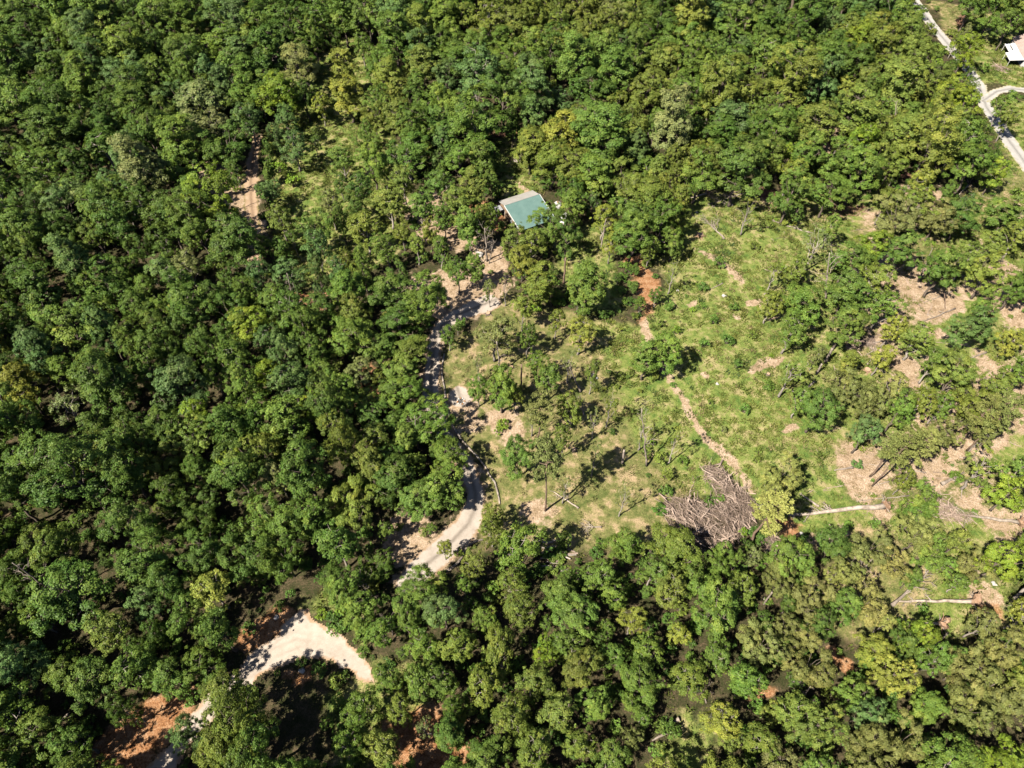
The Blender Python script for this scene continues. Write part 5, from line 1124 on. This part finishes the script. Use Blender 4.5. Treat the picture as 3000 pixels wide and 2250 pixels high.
FALL = [
 ((2585, 1490), (2303, 1512), .50, 11, .13, 'long pale fallen trunk with torn roots below the meadow', 1.5), ((2845, 1767), (2628, 1762), .34, 8, .20, 'uprooted pale tree lying level on the lower right grass', 1.5), ((2752, 1832), (2590, 1824), .26, 4, .12, 'shorter fallen tree with orange root plate below the uprooted one', 1.5), ((2980, 1537), (2752, 1500), .32, 9, .25, 'fallen tree with flared roots near the right edge', 1.4),
 ((2757, 1420), (2822, 1385), .34, 4, .35, 'short thick pale broken trunk among weeds on the right', 0), ((2497, 1371), (2443, 1379), .24, 0, .1, 'short white log left of the small round bush', 0), ((2712, 1386), (2545, 1359), .12, 2, .1, 'thin straight pole lying across the three pine trunks', 0), ((2662, 1453), (2506, 1469), .14, 5, .15, 'thin fallen stem above the long pale trunk', 0), ((2398, 1485), (2342, 1447), .22, 2, .2, 'white log under the pale yellow pine', 0), ((2604, 1411), (2558, 1424), .10, 1, .2, 'small stick of pale wood beside the pine feet', 0),
 ((2072, 571), (1995, 589), .22, 2, .12, 'thin fallen tree with orange root ball at the meadow top left', .9), ((2197, 562), (2075, 600), .20, 14, .38, 'bare fallen tree with fanned twigs at the top of the meadow', 0), ((2121, 702), (2062, 640), .22, 10, .55, 'forked white fallen tree on the upper meadow', 0), ((2380, 686), (2262, 648), .20, 9, .22, 'brushy pale fallen tree below the two-trunked oak', 0), ((2117, 831), (2080, 848), .14, 0, .1, 'short grey log lying in the meadow', 0), ((2418, 521), (2340, 535), .2, 4, .15, 'fallen tree with dark root ball among the upper right trees', .9),
 ((2584, 1000), (2480, 1020), .18, 7, .3, 'pale fallen limbs across the brown clearing on the right', 0), ((2590, 1005), (2533, 1045), .16, 5, .25, 'broken pale branch beside the fallen limbs on the right', 0), ((2385, 1120), (2328, 1170), .22, 5, .3, 'curved dead branch at the right side of the meadow', 0), ((2797, 905), (2700, 945), .18, 4, .2, 'pale log across the bare soil on the right', 0), ((2800, 850), (2705, 888), .14, 5, .22, 'thin fallen branches above the bare soil on the right', 0), ((2888, 1034), (2838, 1052), .2, 1, .3, 'two-pronged pale log on the right grass', 0), ((2974, 993), (2955, 1027), .2, 0, .1, 'short grey log near the right edge', 0),
 ((922, 271), (795, 182), .26, 9, .3, 'bare fallen tree with spread twigs in the upper left wood', 0, 1.2), ((413, 459), (342, 452), .24, 1, .15, 'short white log in the upper left wood', 0, 1.0), ((270, 1768), (226, 1802), .22, 1, .2, 'pale log in the dark lower left wood', 0), ((70, 1945), (30, 1962), .2, 6, .6, 'broken branches at the lower left edge', 0), ((205, 2092), (172, 2118), .24, 0, .1, 'short pale log above the orange bank', 0), ((205, 830), (130, 842), .14, 7, .35, 'reddish fallen branches near the left edge', 0),
 ((1955, 2145), (1910, 2170), .26, 1, .2, 'pale rotten log at the edge of the lower right grass', 0), ((1988, 2108), (1975, 2115), .35, 0, .1, 'stubby white log end in the lower right grass', 0), ((2775, 1855), (2725, 1905), .16, 3, .2, 'pale bare branch below the orange root plate', 0), ((2605, 1780), (2725, 1670), .26, 12, .28, 'big bare dead pine fallen across the lower right clearing', 0, 0.8), ((1695, 1490), (1620, 1440), .16, 6, .3, 'fallen pale branches with withered leaves in the lower yard', 0), ((1762, 1545), (1708, 1544), .16, 8, .8, 'white sprawling branches of a felled top in the lower yard', 0), ((2750, 370), (2800, 400), .14, 8, .4, 'heap of pale limbs near the chalky road', 0), ((2690, 520), (2660, 555), .2, 7, .4, 'fallen grey branches on bare ground upper right', 0), ((2900, 450), (2850, 405), .18, 8, .4, 'white broken branches beside the chalky road', 0),
 ((2835, 545), (2800, 580), .22, 4, .4, 'pale broken trunk below the chalky road', 0), ((1945, 725), (1905, 712), .12, 1, .2, 'grey stick caught in leaves right of the house', 0, 1.5), ((2810, 1340), (2838, 1345), .1, 3, .4, 'thin pale branch on the right bare ground', 0), ((2817, 1435), (2816, 1462), .12, 0, .1, 'small upright pale stick on the right grass', 0), ((2540, 1068), (2590, 1000), .12, 4, .3, 'crossed pale stick in the brown clearing on the right', 0), ((595, 645), (640, 660), .14, 2, .3, 'white log at the foot of the slender dead tree', 0),
]
for i, fl in enumerate(FALL): fallen(fl[0], fl[1], fl[2], fl[3], fl[4], fl[5], fl[6], seed=i, lift=fl[7] if len(fl) > 7 else 0, name='fallen_tree' if fl[3] > 2 or fl[6] else 'fallen_log', mat='redstick' if fl[5].startswith('reddish') else 'deadwood', sub=5 if fl[3] >= 8 else 3, start=.5 if fl[6] else .3)

# --- loose sticks on the cut-over ground
n = 5200
qx, qy = rng.uniform(-10, 170, n), rng.uniform(20, 250, n); l_, d_, t_, o_ = sample_cover(qx, qy); u, v = proj(qx, qy, hgt(qx, qy))
SLASH = [np.array(p, float) for p in ([(2250, 560), (3050, 480), (3050, 1900), (2560, 1900), (2300, 1600), (2380, 1250), (2250, 900)], [(2180, 540), (2480, 560), (2500, 660), (2200, 600)], [(1900, 1420), (2300, 1340), (2330, 1640), (1930, 1640)])]
p_ = np.maximum.reduce([np.clip(sdf_poly(u, v, p) / 40, 0, 1) for p in SLASH]) * np.clip(fnoise(qx + 11, qy + 71, 8.0) * 5 - 2.0, 0.02, 1)
keep = (rng.random(n) < p_ * 0.8) & clear_of_roads(qx, qy, .3); qx, qy = qx[keep], qy[keep]; m = len(qx)
def loose(seed):
    g = np.random.default_rng(seed); m_ = MB(); L_ = 2.4; p = limb_path(g, (-L_ / 2, 0, .05), (L_ / 2, 0, .07), 5, .14); m_.tube(p, np.linspace(.055, .02, 5), 5)
    for k in range(5): q = p[k % 4 + 1]; d = norm(np.array([.7, g.normal() * .8, abs(g.normal()) * .3])); m_.tube([q, q + d * g.uniform(.3, .9)], [.025, .01], 4, False)
    return m_.mesh('loose_stick', M['stick'])
sc = rng.uniform(.5, 1.7, m)
instancer('loose_sticks', np.stack([qx, qy, hgt(qx, qy)], 1), rng.uniform(0, 6.28, m), np.stack([sc, sc, sc], 1), rng.integers(0, 4, m), np.ones((m, 4)), [[loose(6100 + i) for i in range(4)]], 'loose dry sticks and twigs strewn over the cut ground on the right', 'twigs')

# --- stumps
def stump(px, py, r, label, seed, clay=False):
    x, y = G(px, py); e = empty('tree_stump', (x, y, float(hgt(x, y))), seed * 1.1, label, 'stump')
    g = np.random.default_rng(seed); m_ = MB(); m_.tube([(0, 0, -.1), (0, 0, .1), (0, 0, .42)], [r * 1.5, r * 1.1, r], 12); part('base', m_, M['clay'] if clay else M['bark'], e)
    m_ = MB(); m_.tube([(0, 0, .41), (0, 0, .44)], r * .93, 12); part('cut_top', m_, M['cutwood'], e)
    for k in range(5): a = k * 1.26 + g.random() * .5; m_ = MB(); m_.tube(limb_path(g, (cos(a) * r * .8, sin(a) * r * .8, .12), (cos(a) * r * 2.6, sin(a) * r * 2.6, .0), 4, .15), np.linspace(r * .35, .03, 4), 5); part('root', m_, M['clay'] if clay else M['bark'], e)
for i, a in enumerate([(1597, 1312, .45, 'reddish cut stump right of the slim pine in the yard', True), (1498, 1078, .4, 'pinkish stump beside the white limbed dying tree', False), (2051, 690, .75, 'orange root stump left of the forked fallen tree', True), (2136, 1594, .7, 'orange root stump in shade below the brush pile', True), (1430, 920, .5, 'dark stump at the edge of the dirt yard', False), (2540, 1085, .6, 'upturned pale stump in the small meadow on the right', True), (1682, 1318, .4, 'grey stump in shade in the lower yard', False), (2250, 1098, .35, 'pale stump end in grass at the right of the meadow', False)]):
    stump(a[0], a[1], a[2], a[3], 50 + i, a[4])

# ------------------------------------------------------------------ brush pile, log stack and heaps
def stick_mesh(seed, L_=4.0, r=.05, tw=3):
    g = np.random.default_rng(seed); m_ = MB(); p = limb_path(g, (-L_ / 2, 0, 0), (L_ / 2, 0, 0), 5, .12); m_.tube(p, np.linspace(r, r * .35, 5), 5)
    for k in range(tw):
        q = p[1 + k % 4]; d = norm(np.array([.8, g.normal() * .6, g.normal() * .4])); m_.tube([q, q + d * L_ * g.uniform(.12, .3)], [r * .5, r * .2], 4, False)
    return m_.mesh('branch', M['stick'])
STK = [stick_mesh(5000 + i, 4.2, .05 + .016 * (i % 4) + (.07 if i == 7 else 0), 3 + i % 4) for i in range(8)]
STKR = []
for m0 in STK[:4]:
    c = m0.copy(); c.materials.clear(); c.materials.append(M['redstick']); STKR.append(c)
def heap(name, outline, top, n_big, n_fine, direct, label, cat, meshes, mat, seed, lens=(1.4, 4.8), spread_=.8):
    g = np.random.default_rng(seed); P = poly(outline); c = P.mean(0)
    e = empty(name, (c[0], c[1], float(hgt(*c))), 0, label, cat)
    a0, a1 = np.array(G(*direct[0])), np.array(G(*direct[1])); th0 = math.atan2(*(a1 - a0)[::-1])
    def pick(m):
        out = []
        while len(out) < m:
            q = g.uniform(P.min(0), P.max(0), (400, 2)); d = sdf_poly(q[:, 0], q[:, 1], P); k = d > 0.15
            out += list(zip(q[k, 0], q[k, 1], d[k]))
        return out[:m]
    m_ = MB()
    nu = 26  # the packed core, a lumpy low mound under the sticks
    dmax = max(p[2] for p in pick(300))
    def dome(d): return top * min(1.0, d / dmax * 1.25) ** .6
    for (x, y, d) in pick(n_fine):
        z = dome(d) * g.uniform(.25, 1.05) * (0.75 + .5 * vnoise(np.array([x / 1.7]), np.array([y / 1.7]))[0]); th = th0 + g.normal(0, spread_ * 1.5); ph = g.normal(0, .22); ln = g.uniform(.8, 2.4)
        dv = np.array([cos(th) * cos(ph), sin(th) * cos(ph), sin(ph)]); q = np.array([x - c[0], y - c[1], max(.05, z)])
        m_.tube([q - dv * ln / 2, q + g.normal(size=3) * .08, q + dv * ln / 2], [.025, .02, .01], 3, False)
    tw = part('twigs', m_, M['twig'] if mat is M['stick'] else mat, e); tw['kind'] = 'stuff'
    for i, (x, y, d) in enumerate(pick(n_big)):
        o = link('branch', meshes[i % len(meshes)], e, (x - c[0], y - c[1], max(.08, dome(d) * g.uniform(.55, 1.12))))
        o.rotation_euler = (g.uniform(0, 6), g.normal(0, .16), th0 + g.normal(0, spread_) + (pi if g.random() < .4 else 0)); s = g.uniform(*lens) / 4.2; o.scale = (s, 1.0 + .3 * g.random(), 1.0 + .3 * g.random())
    return e
heap('brush_pile', [(1942, 1480), (1975, 1458), (2030, 1468), (2068, 1478), (2092, 1462), (2075, 1425), (2060, 1400), (2062, 1372), (2085, 1364), (2125, 1386), (2152, 1416), (2188, 1448), (2218, 1490), (2205, 1540), (2172, 1578), (2120, 1600), (2080, 1612), (2030, 1622), (1990, 1604), (1962, 1550)], 2.4, 290, 2600, ((1990, 1440), (2110, 1560)), 'huge pile of dry cut branches at the lower end of the meadow', 'brush pile', STK, M['stick'], 61)
heap('brush_pile', [(2225, 1560), (2255, 1555), (2275, 1590), (2270, 1630), (2240, 1620)], 1.0, 30, 400, ((2230, 1560), (2265, 1625)), 'small dark brush heap under the pale straw pine', 'brush pile', STK, M['stick'], 63)
heap('brush_pile', [(1435, 395), (1455, 385), (1500, 388), (1500, 400), (1450, 404)], .7, 24, 350, ((1435, 396), (1500, 394)), 'reddish brush heap in the dark yard behind the house', 'brush pile', STKR, M['redstick'], 64)
heap('brush_pile', [(2205, 560), (2230, 545), (2270, 560), (2275, 590), (2225, 582)], .5, 26, 500, ((2205, 580), (2270, 560)), 'reddish brown brush at the wood edge above the meadow', 'brush pile', STKR, M['redstick'], 65)
heap('brush_pile', [(2640, 520), (2670, 500), (2720, 510), (2730, 530), (2680, 545)], .5, 26, 500, ((2640, 535), (2720, 510)), 'brown brush scattered on bare ground among upper right trees', 'brush pile', STKR, M['redstick'], 66)
heap('brush_pile', [(2800, 60), (2815, 45), (2828, 55), (2822, 80), (2805, 85)], 1.2, 18, 250, ((2800, 50), (2825, 85)), 'brown brush heap at the corner of the lawn', 'brush pile', STKR, M['redstick'], 67)
heap('brush_pile', [(2905, 195), (2920, 188), (2948, 198), (2945, 212), (2915, 208)], .4, 14, 160, ((2905, 192), (2948, 208)), 'low heap of sticks on the white house lawn', 'brush pile', STK, M['stick'], 68)
heap('brush_pile', [(2720, 1455), (2750, 1440), (2760, 1475), (2795, 1470), (2800, 1500), (2850, 1505), (2840, 1530), (2760, 1530)], .9, 44, 320, ((2730, 1450), (2840, 1520)), 'dark tangle of twigs beside the flared-root fallen tree', 'brush pile', STK, M['stick'], 69)
heap('brush_pile', [(2480, 1000), (2560, 985), (2570, 1010), (2480, 1030)], .5, 30, 400, ((2480, 1020), (2570, 995)), 'loose pale branches in the brown clearing on the right', 'brush pile', STK, M['stick'], 70)
heap('brush_pile', [(2385, 520), (2470, 600), (2560, 600), (2550, 625), (2460, 640), (2440, 610)], .3, 40, 500, ((2440, 630), (2560, 605)), 'flattened brown brush strip along the top of the meadow', 'brush pile', STKR, M['redstick'], 71)
# log stack: short logs laid side by side
ce = np.array(G(1622, 1625)); ls = empty('log_stack', (ce[0], ce[1], float(hgt(*ce))), 0, 'stack of short cut logs at the lower edge of the yard', 'log stack')
g = np.random.default_rng(77); LG = []
for i in range(5):
    m_ = MB(); m_.tube([(-.75, 0, 0), (0, .03, .02), (.75, 0, 0)], [.13, .125, .115], 9); LG.append(m_.mesh('log', M['palebark'] if i % 2 else (M['stick'] if i else M['bark']), False))
for row, (py, x0, x1) in enumerate([(1591, 1588, 1655), (1598, 1590, 1660), (1606, 1585, 1660), (1613, 1588, 1680), (1620, 1590, 1690), (1627, 1585, 1670), (1635, 1585, 1660), (1643, 1590, 1640), (1652, 1595, 1640), (1661, 1590, 1640), (1670, 1592, 1648), (1680, 1592, 1615)]):
    px = x0 + g.uniform(0, 8)
    while px < x1:
        a = np.array(G(px + 10, py + g.normal(0, 2.5))) - ce; o = link('log', LG[g.integers(5)], ls, (a[0], a[1], .15 + .16 * g.integers(0, 3) * (0.6 if row % 2 else 1)))
        o.rotation_euler = (g.uniform(0, 6), g.normal(0, .07), g.normal(0.05, .2)); s = g.uniform(.6, 1.5); o.scale = (s, s ** .5 * 1.1, s ** .5 * 1.1); px += 22 * s + g.uniform(-5, 7)
heap('debris_heap', [(1503, 462), (1520, 458), (1530, 472), (1515, 482), (1504, 476)], .9, 14, 60, ((1503, 464), (1528, 478)), 'small heap of pale boards in the dark yard behind the house', 'debris', [s_ for s_ in LG[1::2]], M['deadwood'], 72, lens=(1.5, 3.0), spread_=.8)
# logs edging the drive
ED = [(1302, 1037), (1297, 1062), (1294, 1092), (1299, 1120), (1304, 1145), (1305, 1172), (1312, 1200), (1317, 1224), (1325, 1248), (1337, 1268), (1350, 1287), (1367, 1306), (1386, 1326), (1407, 1350), (1427, 1377), (1441, 1402), (1453, 1426), (1460, 1452), (1464, 1478)]
for i in range(len(ED) - 1):
    a, b = np.array(G(*ED[i])), np.array(G(*ED[i + 1])); d = (b - a) * .47; c = (a + b) / 2; g = np.random.default_rng(800 + i)
    m_ = MB(); r = .17 + .05 * g.random(); k = [(-d[0], -d[1], r * .8), (g.normal() * .1, g.normal() * .1, r * .85), (d[0], d[1], r * .8)]; m_.tube(k, [r, r * .95, r * .85], 9)
    o = link('edging_log', m_.mesh('edging_log', M['deadwood'] if i % 3 else M['palebark'], True), None, (c[0], c[1], float(hgt(*c))))
    o['px'] = float(i); place = ['topmost', 'second', 'third', 'fourth', 'fifth', 'sixth', 'seventh', 'eighth', 'ninth', 'tenth', 'eleventh', 'twelfth', 'thirteenth', 'fourteenth', 'fifteenth', 'sixteenth', 'seventeenth', 'lowest'][i]
    tag(o, f'{place} log from the top in the row edging the drive' if 0 < i < 17 else f'{place} log in the row edging the grey drive', 'log', 'logs edging the drive'); del o['px']
CV = [(1428, 1580), (1405, 1584), (1385, 1592), (1368, 1603), (1358, 1620), (1352, 1636), (1340, 1652), (1325, 1664), (1308, 1677)]
W3 = np.array([(*G(*p), 0) for p in CV]); W3[:, 2] = [float(hgt(a, b)) + .22 for a, b, _ in W3]; o0 = W3[0].copy(); m_ = MB(); m_.tube(W3 - o0, np.linspace(.17, .27, len(CV)), 9)
cvl = empty('curved_log', tuple(o0), 0, 'long curved fallen trunk bordering the lower bend of the drive', 'log'); part('trunk', m_, M['deadwood'], cvl, True)
m_ = MB(); q = W3[2] - o0; m_.tube([q, q + np.array([.6, .9, .2])], [.09, .04], 6); part('branch_stub', m_, M['deadwood'], cvl)

# ------------------------------------------------------------------ single shrubs and saplings that stand out
SHR = [(1475, 1243, 46, 'lime'), (1461, 1262, 30, 'lime'), (2511, 1362, 40, 'blue'), (2118, 1258, 24, 'pale'), (2670, 1425, 44, 'olive'), (1815, 1100, 34, 'olive'), (1845, 1090, 30, 'olive'), (1890, 1330, 44, 'olive'), (1930, 1350, 56, 'olive'), (1955, 1395, 50, 'olive'), (2000, 1350, 40, 'green'), (1950, 1440, 46, 'green'), (2080, 1470, 40, 'deep'), (2110, 1465, 34, 'green'), (2175, 1560, 34, 'lime'),
       (2060, 840, 40, 'green'), (2110, 770, 44, 'green'), (2150, 900, 36, 'green'), (2130, 1000, 46, 'deep'), (2060, 1010, 40, 'green'), (2200, 980, 36, 'olive'), (2250, 1130, 44, 'green'), (2180, 1200, 40, 'green'), (2160, 1070, 36, 'deep'), (2090, 940, 34, 'green'), (2210, 720, 40, 'olive'), (2250, 660, 36, 'olive'), (1935, 950, 34, 'olive'), (1960, 900, 40, 'green'), (1980, 970, 34, 'lime'),
       (1350, 1350, 30, 'green'), (1430, 1545, 40, 'olive'), (1345, 1620, 36, 'olive'), (980, 1850, 50, 'green'), (1010, 1840, 56, 'green'), (940, 1800, 44, 'lime'), (1000, 1780, 60, 'lime'), (1060, 1870, 60, 'green'), (985, 2000, 60, 'olive'), (1000, 2060, 60, 'green'), (960, 2120, 50, 'green'), (1000, 2150, 60, 'green'), (660, 470, 46, 'yellow'), (690, 530, 50, 'green'), (690, 560, 44, 'olive'), (640, 640, 50, 'olive'), (610, 620, 46, 'olive'), (800, 440, 50, 'yellow'), (815, 500, 56, 'lime'), (860, 540, 54, 'lime'), (780, 560, 50, 'green'),
       (960, 300, 44, 'yellow'), (930, 340, 40, 'olive'), (920, 270, 40, 'olive'), (2880, 205, 40, 'green'), (2790, 100, 40, 'olive'), (2810, 130, 36, 'olive'), (2750, 150, 50, 'olive'), (2740, 190, 50, 'lime'), (1540, 1610, 40, 'olive'), (1760, 1590, 40, 'green'), (1850, 1600, 50, 'olive'), (2000, 1610, 40, 'green'), (2480, 1540, 36, 'green'), (2560, 1540, 40, 'green'), (2800, 1400, 50, 'green'), (2870, 1420, 60, 'olive'), (2920, 1380, 60, 'green'), (2640, 1830, 50, 'green'), (2700, 1790, 40, 'green'), (2860, 1840, 44, 'olive'), (2800, 1700, 50, 'olive'), (2760, 1680, 40, 'olive'), (1240, 1560, 34, 'olive'), (1200, 1500, 40, 'green'), (1570, 900, 44, 'lime'), (1640, 870, 46, 'olive'), (1500, 590, 34, 'green'), (1460, 550, 40, 'deep')]
items = []
for px, py, wd, tn in SHR: items.append(dict(px=px, py=py, w=wd, tn=tn, label=f"{'low' if wd < 42 else 'bushy'} {TWORD[tn]} shrub {where(px, py)}"))
settle_labels(items)
for i, it in enumerate(items):
    st, fo, zc, Rc = PROTO['bush'][i % 5]; x, y = G(it['px'], it['py'], .8); s = it['w'] * depth(x, y, 1) / F / (2.2 * Rc)
    e = empty('shrub', (x, y, float(hgt(x, y))), i * 1.7, it['label'], 'shrub', 'shrubs in the clearings'); e.scale = (s, s, (.5 + .5 * s))
    link('stems', st, e); c = link('foliage', fo, e); c['leaf_tint'] = tint(it['tn'])
